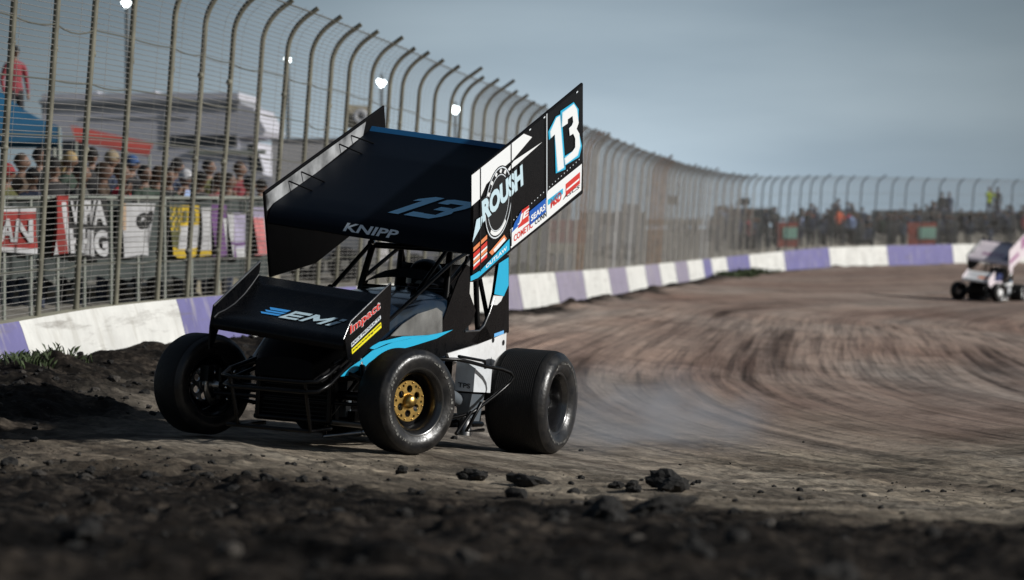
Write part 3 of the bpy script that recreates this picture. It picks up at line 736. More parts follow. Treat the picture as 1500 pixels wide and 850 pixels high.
def rotz(a): return Matrix.Rotation(a, 4, 'Z')
def make_wheel(root, c, steer, r, w, rr, hub, marks, side=-1, grooves=0):
    """side -1: outer face towards the car's left"""
    e = empty('wheel'); e.parent = root; e.matrix_local = Matrix.Translation(c) @ rotz(steer)
    half = [(w * .42, rr - .004), (w * .455, rr + .012), (w * .50, rr + .035), (w * .525, rr + (r - rr) * .45), (w * .515, rr + (r - rr) * .72), (w * .475, r - .028), (w * .43, r - .010), (w * .36, r - .002)]
    prof = [(-x, y) for x, y in half]; mats_ = [1] * 6 + [0]
    if grooves:
        n = grooves; xsn = np.linspace(-w * .34, w * .34, n)
        for i in range(n - 1):
            a, b_ = xsn[i], xsn[i + 1]; prof += [(a, r), (b_ - .004, r), (b_ - .003, r - .0022), (b_ - .001, r - .0022)]; mats_ += [0] * 4
        mats_[-1] = 0
    prof += [(x, y) for x, y in half[::-1]]
    mats_ = mats_[:7] + [0] * (len(prof) - 1 - 7 - 6) + [1] * 6
    mb = MB().lathe(prof, 72, mats=mats_)
    if marks:
        rg = random.Random(int(r * 1e4))
        for a0, a1 in marks:
            n = max(3, int((a1 - a0) / .10))
            for k in range(n):
                a = a0 + (a1 - a0) * k / n; da = rg.uniform(.02, .075); a += rg.uniform(-.03, .03); r0 = rr + (r - rr) * .40 + rg.uniform(0, .008); r1 = r0 + rg.uniform(.004, .018)
                mb.add([(side * (w * .525 + .003), rad * math.cos(t), rad * math.sin(t)) for rad, t in ((r0, a), (r1, a), (r1, a + da), (r0, a + da))], [(0, 1, 2, 3)], 2)
    mb.build('tyre', ['rubber', 'rubber_side', 'tyre_mark'], e)
    mb = MB().lathe([(-w * .45, rr + .014), (-w * .455, rr + .004), (-w * .43, rr - .004), (-w * .36, rr - .018), (-w * .30, rr - .030), (w * .30, rr - .030), (w * .36, rr - .018), (w * .43, rr - .004), (w * .455, rr + .004), (w * .45, rr + .014)], 56, mats=[0, 0, 0, 1, 1, 1, 0, 0, 0])
    mb.build('rim', ['rim_lip', 'rim_black'], e)
    hb = MB()
    if hub in ('gold', 'chrome'):
        rad = .128 if hub == 'gold' else .118
        holes = [(.077 * math.cos(PI / 6 + k * PI / 3), .077 * math.sin(PI / 6 + k * PI / 3), .024) for k in range(6)] + [(.107 * math.cos(k * PI / 3), .107 * math.sin(k * PI / 3), .009) for k in range(6)]
        vs, fs = plate_geo(rad, holes, .016); hb.add([v + Vector((side * .012, 0, 0)) for v in vs], fs, 0)
        hb.lathe([(side * .02, .048), (side * .035, .045), (side * .055, .034), (side * .062, .02), (side * .064, 0.0)], 24, 0)
        hb.lathe([(side * .004, rad), (-side * .02, rad + .004), (-side * .03, rr - .03)], 40, 1)
        for k in range(12):
            a = k * PI / 6 + .2; hb.sphere((side * .024, .118 * math.cos(a) * rad / .128, .118 * math.sin(a) * rad / .128), .006, 0, 6, 4)
        hb.build('hub', ['gold' if hub == 'gold' else 'brushed', 'rim_black'], e)
    else:
        m_ = 0
        if hub == 'white': hb.lathe([(side * w * .30, rr * .62), (side * w * .34, rr * .4), (side * w * .36, .02), (side * w * .36, 0)], 32, 0)
        else:
            hb.lathe([(side * .0, rr - .03), (side * .01, .14), (side * .03, .10), (side * .03, .05), (side * .12, .045), (side * .13, .03), (side * .13, 0)], 36, 0)
            for k in range(6):
                a = k * PI / 3; hb.lathe([(side * .03, .018), (side * .05, .016), (side * .052, 0)], 8, 1, M=Matrix.Translation((0, .075 * math.cos(a), .075 * math.sin(a))))
        hb.build('hub', ['white_paint' if hub == 'white' else 'rim_black', 'chrome'], e)
    return e
mat('rim_lip', (.10, .10, .10), .22, metal=.9)

FT, RT, FB = Vector((-.79, -.579, 1.806)), Vector((-.79, -2.413, 2.61)), Vector((-.79, -.696, 1.119))
def bd(px, py, lift=.0):
    """left side board: measured outline point to car coordinates"""
    q = CL(px, py, Rk=-.812); q.x = -.812 - lift; return q

def wing_prof():
    top = [(-.705, 1.425), (-.710, 1.465), (-.728, 1.510), (-.775, 1.556), (-1.0, 1.652), (-1.4, 1.822), (-1.8, 2.000), (-2.19, 2.198)]
    bot = [(-2.19, 2.180), (-1.6, 1.860), (-1.15, 1.610), (-.80, 1.440), (-.72, 1.418)]
    return top, bot
def wz(Rr): return -.125 * (.72 - Rr) / 1.51
def on_wing(Rr, F, lift=.004):
    top, _ = wing_prof(); fs = [-p[0] for p in top[3:]]; us = [p[1] for p in top[3:]]
    return Vector((Rr, F, float(np.interp(-F, fs, us)) + wz(Rr) + lift))

def make_car(M, pal, label, group, first):
    root = empty('sprint_car', M=M); bpy.context.view_layer.update()
    tag(root, label, 'race car', group)
    A = lambda mb, name, mats: mb.build(name, mats, root)
    # ---- wheels
    st = -R(23)
    make_wheel(root, (-.72, 0, .33), st, .330, .245, .205, pal['hub'], [(1.9, 3.6), (4.9, 6.9)] if first else None)
    make_wheel(root, (.72, 0, .33), st, .327, .245, .200, 'chrome', None)
    make_wheel(root, (-.70, -2.18, .3615), 0, .3615, .43, .205, 'white' if not first else 'dark', [(.6, 2.9), (4.1, 5.6)] if first else None, grooves=22)
    make_wheel(root, (.80, -2.18, .41), 0, .41, .46, .205, 'dark', None, 1)
    # ---- top wing
    top, bot = wing_prof(); loop = top + bot; n = len(loop)
    rows_ = []
    for Rr in np.linspace(.712, -.782, 13): rows_.append([(Rr, f, u + wz(Rr)) for f, u in loop] + [(Rr, loop[0][0], loop[0][1] + wz(Rr))])
    mb = MB().grid(rows_, 0, True, lambda i, j: 0 if j < 7 else 1)
    wing = A(mb, 'top_wing', [pal['wing'], 'black_satin'])
    mb = MB()
    mb.prism([(.71, -2.185, 2.196 + wz(.71)), (-.78, -2.185, 2.196 + wz(-.78)), (-.78, -2.215, 2.232 + wz(-.78)), (.71, -2.215, 2.232 + wz(.71))], (0, -.006, .002), 0)
    A(mb, 'wing_lip', [pal['lip']])
    mb = MB()
    if first:
        sh = .30; base = (-.075, -.90); cw = .30
        def w13(x, y): return on_wing(base[0] - x - .45 * y, base[1] - y * 1.0, .005)
        def flat(poly):
            # follow the wing surface with short strips
            mb.poly([w13(*p) for p in poly], 0)
        H = .37
        flat([(0, 0), (.075, 0), (.075, H * .62), (.075, H), (.01, H), (-.05, H * .80), (-.05, H * .68), (0, H * .74)])
        flat([(.115, 0), (.115, .08), (.19, .08), (.19, 0)]); flat([(.19, 0), (.19, .075), (.28, .075), (.335, .06), (.30, 0)])
        flat([(.28, .075), (.335, .06), (.345, .13), (.325, .17), (.27, .175)]); flat([(.19, .155), (.19, .22), (.27, .22), (.27, .175), (.27, .155)])
        flat([(.27, .175), (.325, .17), (.345, .24), (.345, .31), (.285, .30)]); flat([(.285, .30), (.345, .31), (.32, H), (.19, H), (.19, H - .075), (.28, H - .075)])
        flat([(.115, H - .10), (.115, H - .02), (.15, H), (.19, H), (.19, H - .10)])
        def front(Rr, h, lift=.004):
            f = float(np.interp(h, [0, .04, .085, .131], [-.705, -.710, -.728, -.775])); return Vector((Rr, f + lift, 1.425 + h + wz(Rr)))
        vs, fs = text_geo('KNIPP', .028)
        mb.add([front(.150 - x * .385 - .022 * y, .022 + y * .058) for x, y in vs], fs, 1)
        mb.build('lettering', ['decal_wing', 'decal_silver'], wing, fixn=False)
    else:
        w2 = lambda x, y: on_wing(.35 - x, -1.05 - y, .006)
        vs, fs = text_geo('METZ', .03); mb.add([w2(x * .8, y * .28) for x, y in vs], fs, 0)
        mb.poly([on_wing(-.45, -.85, .004), on_wing(-.77, -.85, .004), on_wing(-.77, -1.7, .004), on_wing(-.62, -1.5, .004)], 1)
        mb.build('lettering', ['pink_text', 'car_navy'], wing, fixn=False)
    # ---- left side board
    c4 = [FT, RT, RT + (FB - FT) * 1.0, FB]; c4 = [Vector(FT), Vector(RT), Vector((-.79, -2.579, 1.855)), Vector((-.79, -1.319, 1.362)), Vector((-.79, -.828, 1.145)), Vector(FB)]
    mb = MB().prism(c4, (-.020, 0, 0), 0)
    sb = A(mb, 'side_board', [pal['board']])
    eb = MB(); eb.tube([FT + Vector((-.01, 0, .004)), RT + Vector((-.01, 0, .004))], .011, 0, 6); eb.tube([RT + Vector((-.01, 0, 0)), c4[2] + Vector((-.01, 0, 0))], .009, 0, 6)
    eb.build('edge_trim', ['black_satin'], sb)
    mb = MB()
    if first:
        q = lambda pts, m, lift=.002: mb.poly([bd(x, y, lift) for x, y in pts], m)
        WH, IC, CY, BL, RO, RE, OR, BK, SI = range(9)
        q([(690.5, 257), (767, 196), (779, 201), (751, 234), (733, 249), (712, 270), (703, 291), (690.5, 302)], WH)
        q([(752, 236), (794, 208), (757, 241), (738, 256)], WH, .0025)
        # arched logo: dark disc, rings, word
        def ell(rx, cx=729.5, cy=297, k=.98, a0=0, a1=2 * PI, n=36):
            return [(cx + rx * .235 * math.cos(t) * 1.0, cy + rx * (k * .62 * math.sin(t) - .235 * .82 * math.cos(t))) for t in np.linspace(a0, a1, n)]
        def ring(r0, r1, m, lift, a0=0, a1=2 * PI):
            o_ = ell(r1, a0=a0, a1=a1); i_ = ell(r0, a0=a0, a1=a1)
            for k in range(len(o_) - 1): q([o_[k], o_[k + 1], i_[k + 1], i_[k]], m, lift)
        mb.poly([bd(x, y, .003) for x, y in ell(86)[:-1]], BK)
        ring(80, 83, SI, .004); ring(64, 66, SI, .004); ring(67, 76, WH, .0038, .9, 2.3)
        for a in (3.7, 4.1, 4.5, 4.9, 5.3): 
            c0 = ell(73, a0=a, a1=a, n=1)[0]; q([(c0[0] - 2, c0[1] + 1), (c0[0], c0[1] - 4), (c0[0] + 2, c0[1] - 2), (c0[0] + .4, c0[1] + 3.4)], WH, .0045)
        def word(body, ll, lr, ul, m, lift=.004, bold=.03): mb.text(body, bd(*ll, lift), bd(*lr, lift), bd(*ul, lift), m, bold)
        word('ROUSH', (705, 330), (767, 271), (703, 293), BK, .0046, .07)
        word('ROUSH', (706, 327), (765.5, 271), (704.5, 295), IC, .0056, .055)
        q([(691, 355), (704, 331), (706, 316), (697, 322)], IC, .0052)
        # number 13: cyan outline under white
        for g, m, lf in ((2.2, CY, .002), (0, IC, .003), (-1.0, WH, .0036)):
            q([(816 - g, 252 + g), (826 + g, 246 + g), (820 + g, 169 - g), (814, 173 - g), (805 - g, 193), (806 - g, 203 + g), (812, 197)], m, lf)
            q([(826 - g, 232 - g * .6), (827 - g, 242 + g), (846 + g, 228 + g), (850 + g, 214), (848, 196), (844, 189), (847, 180), (845 + g, 160), (840, 152 - g), (823 - g, 165 - g), (822 - g, 187 + g), (831, 181), (831, 175), (838, 170), (839, 179), (837, 184), (833, 188), (834, 199), (839, 196), (842, 203), (842, 216), (838, 222)], m, lf)
        # lower sponsor strip
        q([(747, 336), (774, 317), (800, 293), (802, 280), (852, 240), (851, 279), (800, 322), (748, 364)], WH, .002)
        q([(764, 308), (774, 301), (774, 324), (758, 335)], RE, .003); q([(753, 327), (764, 308), (760, 330), (749, 341)], RO, .0032)
        word('JE', (757, 331), (772, 319), (760, 316), WH, .004, .04)
        q([(775, 310), (799, 290), (799, 311), (775, 331)], RO, .003); word('SEARS', (777, 325), (798, 307), (777, 316), WH, .004, .03)
        word('COMETIC', (752, 355), (780, 333), (752, 345), RE, .003, .03); word('CONN', (783, 330), (800, 317), (783, 322), BK, .003, .03)
        word('MSD', (806, 306), (822, 293), (806, 292), RE, .003, .05)
        q([(828, 270), (849, 252), (849, 269), (828, 288)], RE, .003); q([(829, 277), (848, 261), (848, 264), (829, 280)], WH, .0035)
        word('ASCS', (824, 293), (848, 276), (825, 287), BK, .003, .02); q([(802, 293), (824, 276), (824, 284), (802, 301)], CY, .003)
        # front lower corner
        q([(705, 395), (746, 350), (746, 366), (700, 407), (689, 412), (689, 405)], CY, .002); word('OUTLAW', (711, 394), (742, 366), (711, 388), WH, .003, .03)
        q([(716, 370), (738, 344), (742, 350), (720, 374)], OR, .003); q([(722, 366), (738, 348), (740, 352), (724, 370)], WH, .0035)
        for k in range(4): q([(693, 396 - 9 * k), (713, 377 - 9 * k), (713, 371 - 9 * k), (693, 390 - 9 * k)], OR if k % 2 else RE, .0025)
        q([(693, 391), (713, 372), (713, 369), (693, 388)], WH, .003); q([(693, 382), (713, 363), (713, 360), (693, 379)], WH, .003)
        # rivet line and panel seams
        for k in range(24):
            t = k / 23; x = 748 + t * 100; y = 330 - t * 92 - 4; q([(x - .5, y - .4), (x + .5, y - 1.2), (x + .5, y + .2), (x - .5, y + 1.0)], SI, .002)
        for x, y0 in ((703, 247), (748, 210), (800, 167)):
            q([(x - .5, y0), (x + .5, y0 - .8), (x + .5, y0 + 150), (x - .5, y0 + 151)], SI if x == 800 else BK, .0058)
        for x, y in ((704, 249), (749, 212), (776, 190), (797, 172), (845, 135)): q([(x - 1.2, y), (x + 1.2, y - 2), (x + 1.2, y), (x - 1.2, y + 2)], SI, .003)
        mb.build('lettering', ['decal_white', 'decal_ice', 'decal_cyan', 'decal_lightblue', 'decal_royal', 'decal_red', 'decal_orange', 'decal_black', 'decal_silver'], sb, fixn=False)
    else:
        q = lambda pts, m: mb.poly([bd(x, y, .003) for x, y in pts], m)
        q([(800, 180), (840, 150), (840, 230), (800, 262)], 0); q([(700, 330), (780, 268), (780, 300), (700, 365)], 0)
        mb.build('lettering', ['pink_text'], sb, fixn=False)
    # ---- right side board (we see its inner face)
    rb = [(.72, -.653, 1.613), (.72, -2.427, 2.393), (.72, -2.52, 2.10), (.72, -2.014, 1.424), (.72, -1.509, 1.203), (.72, -.84, 1.07)]
    mb = MB().prism(rb, (.016, 0, 0), 0)
    up = [on_wing(.72, -.78, .0), on_wing(.72, -1.4, .0), on_wing(.72, -2.10, .0), Vector((.72, -2.13, 2.255)), Vector((.72, -.66, 1.608)), Vector((.72, -.70, 1.50))]
    mb.poly([(.7175, p.y, p.z) for p in up], 1)  # patchy silver paints in reflections; black below the wing stands for its shade
    rsb = A(mb, 'side_board', [pal['board_r'], pal['board_in']])
    rsb['label'] = 'side board seen from its bare metal inner face'
    eb = MB(); eb.tube([(.728, -.653, 1.616), (.728, -2.427, 2.396)], .010, 0, 6); eb.tube([(.728, -.653, 1.613), (.728, -.84, 1.07)], .008, 0, 6); eb.tube([(.728, -.84, 1.07), (.728, -1.509, 1.203), (.728, -2.014, 1.424)], .006, 0, 6)
    eb.build('edge_trim', ['black_satin'], rsb)
    for f0 in (-.98, -1.16, -1.72, -1.90):
        mb = MB(); a = on_wing(.58, f0 - .10, .0); b_ = Vector((.715, f0, float(np.interp(-f0, [.653, 2.427], [1.613, 2.393])) - .03)); mb.tube([a, b_], .006, 0, 6); A(mb, 'board_brace', ['tube_black'])
    # ---- front wing: concave foil between two small boards
    prof = [(.385, .690), (.400, .715), (.385, .752), (.33, .782), (.24, .806), (.12, .852), (.0, .918), (-.10, .990), (-.18, 1.055)]
    bot_ = [(-.18, 1.040), (-.05, .925), (.10, .825), (.24, .770), (.34, .705), (.375, .685)]
    loop = prof + bot_ + [prof[0]]
    fz = lambda Rr: -.075 * (.48 - Rr) / .95; ff = lambda Rr: .05 * (.48 - Rr) / .95
    rows_ = [[(Rr, f + ff(Rr), u + fz(Rr)) for f, u in loop] for Rr in np.linspace(.478, -.468, 9)]
    fw = A(MB().grid(rows_, 0, True, lambda i, j: 0 if j < 8 else 1), 'front_wing', [pal['fwing'], 'black_satin'])
    def on_fw(Rr, F, lift=.004):
        p = prof[2:]; return Vector((Rr, F + ff(Rr), float(np.interp(-F, [-a[0] for a in p], [a[1] for a in p])) + fz(Rr) + lift))
    mb = MB()
    if first:
        o_ = .075
        for pts in ([(0, 0), (.07, 0), (.07, 1), (0, 1)], [(.07, 0), (.33, 0), (.33, .22), (.07, .22)], [(.07, .39), (.29, .39), (.29, .61), (.07, .61)], [(.07, .78), (.33, .78), (.33, 1), (.07, 1)],
                    [(.38, 0), (.46, 0), (.46, 1), (.38, 1)], [(.46, 1), (.46, .62), (.59, .22), (.59, .58)], [(.59, .58), (.59, .22), (.72, .62), (.72, 1)], [(.72, 0), (.80, 0), (.80, 1), (.72, 1)], [(.88, 0), (.97, 0), (.97, .66), (.88, .66)], [(.88, .78), (.97, .78), (.97, 1), (.88, 1)]):
            q_ = []
            for (x0, y0), (x1, y1) in zip(pts, pts[1:] + pts[:1]):
                for t in (0, .33, .66): q_.append((x0 + (x1 - x0) * t, y0 + (y1 - y0) * t))
            mb.poly([on_fw(.100 - x * .385 - .06 * y, .220 - y * .125, .006) for x, y in q_], 1)
        for k in range(3):
            y0 = .195 - .038 * k; l = .30 - .02 * k
            mb.poly([on_fw(.115 - .012 * k, y0), on_fw(.235 - .012 * k, y0), on_fw(.255 - .012 * k, y0 - .026), on_fw(.10 - .012 * k, y0 - .026)], 0)
        mb.build('lettering', ['decal_stripe', 'decal_ice'], fw, fixn=False)
    else:
        mb.poly([on_fw(.0, .22), on_fw(-.42, .22), on_fw(-.42, .04), on_fw(.0, .04)], 0); mb.build('lettering', ['decal_orange'], fw, fixn=False)
    lb = [CL(x, y, Rk=-.47) for x, y in ((571, 415), (512, 472), (503, 497), (507, 527), (515, 531), (568, 485))]
    mb = MB().prism(lb, (-.012, 0, 0), 0); fb = A(mb, 'front_side_board', [pal['fboard']])
    eb = MB(); eb.tube([lb[0] + Vector((-.006, 0, .003)), lb[1] + Vector((-.006, 0, .003)), lb[2]], .005, 0, 6); eb.build('edge_trim', ['brushed'], fb)
    if first:
        mb = MB(); z = lambda x, y, l=.002: CL(x, y, Rk=-.482 - l)
        mb.text('Impact', z(513, 494), z(557.5, 456), z(512.5, 477), 0, .05); mb.text('Impact', z(513.3, 493.3, .004), z(557, 456, .004), z(513, 477.5, .004), 1, .025)
        mb.poly([z(515, 512), z(558, 472), z(559, 480), z(516, 519)], 2); mb.poly([z(514.5, 503), z(557.5, 462), z(558, 467), z(515, 509)], 3)
        mb.text('RACE PRODUCTS', z(516, 506.5, .004), z(557, 467, .004), z(515.6, 503, .004), 4, .02); mb.text('impactracing.com', z(517, 516, .004), z(558, 477.5, .004), z(516.8, 512.5, .004), 4, .03)
        mb.build('lettering', ['decal_white', 'decal_red', 'decal_yellow', 'decal_silver', 'decal_black'], fb, fixn=False)
    rb2 = [CL(x, y, Rk=.48) for x, y in ((382, 384), (314, 449), (309, 478), (307, 512), (314, 502), (322, 478), (378, 412))]
    mb = MB().prism(rb2, (.012, 0, 0), 0); fb2 = A(mb, 'front_side_board', [pal['fboard_in']])
    eb = MB(); eb.tube([rb2[0] + Vector((.006, 0, .003)), rb2[1] + Vector((.006, 0, .003))], .007, 0, 6); eb.tube([Vector((.474, f, u + .006)) for f, u in prof[2:]], .004, 0, 6); eb.build('edge_trim', ['brushed'], fb2)
    # ---- hood and nose
    sec = [(.30, .20, .42, .50, .545), (.20, .24, .40, .56, .61), (0, .29, .42, .66, .735), (-.25, .325, .44, .785, .865), (-.6, .345, .46, .87, .97), (-1.0, .36, .48, .93, 1.035), (-1.38, .365, .50, .955, 1.075)]
    rows_ = []
    for f, hw, ub, us, ut in sec:
        r_ = [(hw, f, ub), (hw, f, us)]
        for k in range(1, 10):
            a = PI * k / 10; r_.append((hw * math.cos(a), f, us + (ut - us) * math.sin(a) ** .8))
        r_ += [(-hw, f, us), (-hw, f, ub)]; rows_.append(r_)
    mb = MB().grid(rows_, 0, True, lambda i, j: 1 if i < 3 else 0); mb.poly(rows_[0][::-1], 1); hood = A(mb, 'hood', [pal['hood'], 'black_satin'])
    z = lambda x, y, l=.0: CL(x, y, Rk=-.372 - l)
    # side panel whose mottled grey paints in reflections, then stripes
    mb = MB().prism([z(572, 493), z(590, 475), (z(612, 460)), z(640, 451), z(648, 457), z(648, 487), z(640, 491)], (.006, 0, 0), 0); A(mb, 'hood_panel', [pal['panel']])
    mb = MB(); zz_ = lambda x, y: CL(x, y, Rk=-.381)
    for pts in ([(497, 552), (515, 537), (528, 528), (528, 541), (512, 550)], [(527, 529), (545, 514), (575, 502), (610, 494), (640, 489), (664, 483), (640, 496), (605, 507), (575, 515), (556, 520), (540, 532), (532, 541)], [(540, 510), (556, 501), (590, 493), (630, 491), (600, 496), (566, 504), (548, 512)]):
        mb.poly([zz_(*p_) for p_ in pts], 0)
    if first: A(mb, 'side_stripe', ['decal_cyan'])
    # black lower side skin carrying the stripes
    mb = MB().prism([z(499, 553), z(530, 520), z(572, 492), z(640, 492), z(652, 488), z(654, 520), z(600, 545), z(540, 560)], (.005, 0, 0), 0); A(mb, 'side_skin', [pal['skin']])
    # ---- cockpit side and tail
    mb = MB().prism([z(648, 489), z(649, 470), z(660, 440), z(672, 408), z(684, 388), z(690, 392), z(688, 430), z(697, 455), z(690, 474), z(678, 486), z(703, 485.5), z(712, 478), z(720, 496), z(692, 506), z(655, 517)], (.012, 0, 0), 0); A(mb, 'cockpit_side', [pal['side']])
    mb = MB().prism([z(730, 384), z(745.5, 374), z(745.5, 487), z(720, 497), z(700, 504), z(690, 500), z(703, 483), z(711, 475), z(719, 452), z(724, 430)], (.02, 0, 0), 0)
    mb.poly([z(731, 386, .003), z(745, 377, .003), z(745, 418, .003), z(738, 434, .003), z(724, 431, .003)], 1)
    mb.poly([z(723, 433, .003), z(737, 434, .003), z(734, 441, .003), z(728, 447, .003), z(719, 447, .003)], 2)
    A(mb, 'tail_panel', [pal['side'], pal['accent'], 'white_paint'])
    mb = MB().tube([z(681, 486), z(702, 484.5), z(709, 477), z(717, 458), z(724, 436)], .007, 0, 6); A(mb, 'panel_edge', ['brushed'])
    mb = MB().prism([z(656, 518), z(700, 505), z(722, 496), z(742, 487), z(741, 512), z(736, 546), z(724, 546), z(700, 534), z(660, 529)], (.02, 0, 0), 0)
    for x, y in ((722, 498), (737, 502)): mb.lathe([(-.004, .020), (-.004, 0)], 14, 1, M=Matrix.Translation(z(x, y)))
    mb.poly([z(724, 484 + 5, .002), z(738, 484, .002), z(738, 489, .002), z(724, 494, .002)], 2)
    A(mb, 'lower_tail_panel', ['white_paint', 'decal_black', 'decal_lightblue'])
    mb = MB(); 
    rows_ = []
    for f, hw, u0, u1 in ((-1.95, .20, .50, .80), (-2.1, .24, .50, .95), (-2.3, .22, .52, 1.06), (-2.45, .15, .58, 1.06), (-2.5, .10, .62, 1.0)):
        rows_.append([(hw * math.cos(a) + .08, f, (u0 + u1) / 2 + (u1 - u0) / 2 * math.sin(a)) for a in np.linspace(0, 2 * PI, 17)])
    mb.grid(rows_, 0, True); mb.poly(rows_[-1][:-1], 0); mb.poly(rows_[0][:-1], 0); A(mb, 'fuel_tank', [pal['side']])
    # ---- frame and cage
    mb = MB(); T = lambda pts, r=.019: mb.tube(pts, r, 0, 8)
    for s_ in (-1, 1):
        T([(s_ * .26, .12, .16), (s_ * .31, -.4, .14), (s_ * .33, -2.2, .17)]); T([(s_ * .25, .14, .52), (s_ * .32, -.5, .74), (s_ * .34, -1.45, .80), (s_ * .33, -2.3, .62)])
        T([(s_ * .25, .12, .16), (s_ * .25, .14, .52)]); T([(s_ * .32, -.6, .14), (s_ * .32, -.6, .76)])
        T([(s_ * .33, -1.38, .80), (s_ * .32, -1.42, 1.08), (s_ * .29, -1.49, 1.345)], .024); T([(s_ * .29, -1.49, 1.35), (s_ * .28, -1.95, 1.37)], .021)
        T([(s_ * .28, -1.95, 1.37), (s_ * .33, -2.0, .80)], .021); T([(s_ * .28, -1.95, 1.36), (s_ * .30, -2.35, .75)], .017); T([(s_ * .32, -1.44, 1.12), (s_ * .285, -1.92, 1.36)], .014)
        T([(s_ * .25, .10, .20), (s_ * .32, -.6, .74)], .014); T([(s_ * .32, -.6, .16), (s_ * .33, -1.4, .78)], .014)
    for f, u, w_ in ((-1.49, 1.352, .29), (-1.95, 1.375, .28), (-1.42, 1.06, .32), (.13, .52, .25), (.11, .16, .26)): T([(-w_, f, u), (w_, f, u)], .021)
    A(mb, 'roll_cage', ['tube_black'])
    # wing struts
    mb = MB()
    for s_ in (-1, 1):
        mb.tube([(s_ * .31, -.93, 1.02), (s_ * .29, -1.46, 1.36)], .015, 0, 8); mb.tube([(s_ * .31, -.90, 1.00), (s_ * .31, -.93, 1.03)], .026, 1, 8)
    mb.tube([(-.345, -.40, .80), (-.335, -1.45, 1.27), (-.31, -1.78, 1.36)], .013, 0, 8); mb.tube([(-.36, -1.36, .84), (-.34, -1.56, 1.08), (-.32, -1.73, 1.32)], .012, 0, 8)
    for s_ in (-1, 1):
        for f, u in ((-1.5, 1.36), (-1.95, 1.38)): mb.tube([(s_ * .28, f, u), (s_ * .30, f + .03, u + (.33 if f > -1.7 else .52) + wz(s_ * .3) )], .012, 1, 8)
        mb.sphere((s_ * .29, -1.47, 1.36), .03, 1, 8, 6)
    A(mb, 'wing_strut', ['tube_black', 'chrome'])
    # dash cowl, screen, seat, steering wheel
    mb = MB()
    rows_ = [[(.34 * math.cos(a), -1.38 - .02, 1.04 + .10 * math.sin(a)) for a in np.linspace(0, PI, 11)], [(.33 * math.cos(a), -1.52, 1.06 + .15 * math.sin(a)) for a in np.linspace(0, PI, 11)]]
    mb.grid(rows_, 0); A(mb, 'cowl', ['black_satin'])
    mb = MB()
    mb.grid([[(.24 * math.sin(a), -1.98 + .13 * (1 - math.cos(a)) * 1.6, u) for a in np.linspace(-1.25, 1.25, 9)] for u in (.35, .6, .85, 1.0)], 0); mb.box((0, -1.75, .33), (.44, .5, .06), 0)
    for s_ in (-1, 1): mb.box((s_ * .19, -1.86, 1.13), (.025, .22, .26), 0)
    mb.box((0, -1.99, 1.13), (.36, .03, .28), 0); A(mb, 'seat', ['black_satin'])
    mb = MB(); mb.lathe([(.012 * math.cos(a), .165 + .012 * math.sin(a)) for a in np.linspace(0, 2 * PI, 9)], 28, 0, M=Matrix.Translation((0, -1.42, .86)) @ Matrix.Rotation(R(70), 4, 'X') @ Matrix.Rotation(PI / 2, 4, 'Y')); mb.tube([(0, -1.42, .86), (0, -1.1, .72)], .014, 0, 6)
    for a in (0, 2.1, 4.2): mb.tube([(0, -1.42, .86), (.16 * math.cos(a), -1.42 - .05 * math.sin(a), .86 + .15 * math.sin(a))], .009, 0, 6)
    A(mb, 'steering_wheel', ['black_satin'])
    # ---- engine, radiator, belly
    mb = MB(); mb.box((0, -.75, .42), (.42, .9, .48), 0); mb.box((0, -.2, .40), (.46, .08, .42), 1); mb.box((0, -1.25, .20), (.56, 2.1, .06), 0)
    for s_ in (-1, 1):
        mb.box((s_ * .21, -.75, .70), (.14, .7, .14), 0)
        for k in range(4): mb.tube([(s_ * .27, -.5 - .17 * k, .66), (s_ * .40, -.52 - .17 * k, .60), (s_ * .44, -.75 - .13 * k, .48), (s_ * .43, -1.2, .40)], .022, 1, 8)
        mb.tube([(s_ * .43, -1.2, .40), (s_ * .42, -1.55, .33)], .045, 1, 10)
    A(mb, 'engine', ['black_satin', 'grey_dark'])
    mb = MB().prism([(-.27, .06, .16), (.27, .06, .16), (.25, .10, .50), (-.25, .10, .50)], (0, -.05, .01), 0)
    for k in range(12): mb.box((0, .108, .19 + .026 * k), (.46, .006, .004), 1)
    A(mb, 'radiator', ['black_satin', 'tube_black'])
    # ---- front bumper
    mb = MB()
    for du, df in ((0, 0), (-.06, -.03)):
        mb.tube([(-.41, .20, .60 + du), (-.41, .50 + df, .46 + du), (-.38, .60 + df, .41 + du), (-.30, .62 + df, .40 + du), (.20, .62 + df, .40 + du), (.27, .59 + df, .41 + du), (.29, .46 + df, .45 + du), (.26, .14, .53 + du)], .013, 0 if du == 0 else 1, 8)
    for s_ in (-1, .72): mb.tube([(s_ * .3, .60, .40), (s_ * .29, .45, .10), (s_ * .27, .12, .12)], .013, 1, 8)
    mb.tube([(-.29, .45, .10), (.29, .45, .10)], .013, 1, 8); mb.tube([(-.20, .06, .063), (-.47, .05, .112)], .014, 2, 8); mb.sphere((-.475, .05, .113), .024, 2, 8, 6)
    mb.tube([(-.20, .06, .063), (-.24, .10, .3)], .012, 1, 6)
    A(mb, 'front_bumper', ['tube_black', 'tube_black', 'brushed'])
    # ---- front axle and suspension
    mb = MB(); mb.tube([(-.60, 0, .33), (.60, 0, .33)], .030, 0, 10)
    for s_ in (-1, 1):
        mb.tube([(s_ * .60, 0, .24), (s_ * .60, 0, .44)], .028, 0, 8); mb.tube([(s_ * .60, 0, .33), (s_ * .70, .03 * s_, .33)], .035, 2, 8)
        mb.tube([(s_ * .52, -.02, .40), (s_ * .34, -.85, .36)], .014, 0, 8); mb.tube([(s_ * .52, .02, .26), (s_ * .34, -.75, .18)], .014, 0, 8)
        mb.tube([(s_ * .45, .05, .37), (s_ * .38, -.02, .52)], .028, 0, 10); mb.tube([(s_ * .38, -.02, .52), (s_ * .30, -.08, .70)], .016, 2, 8)
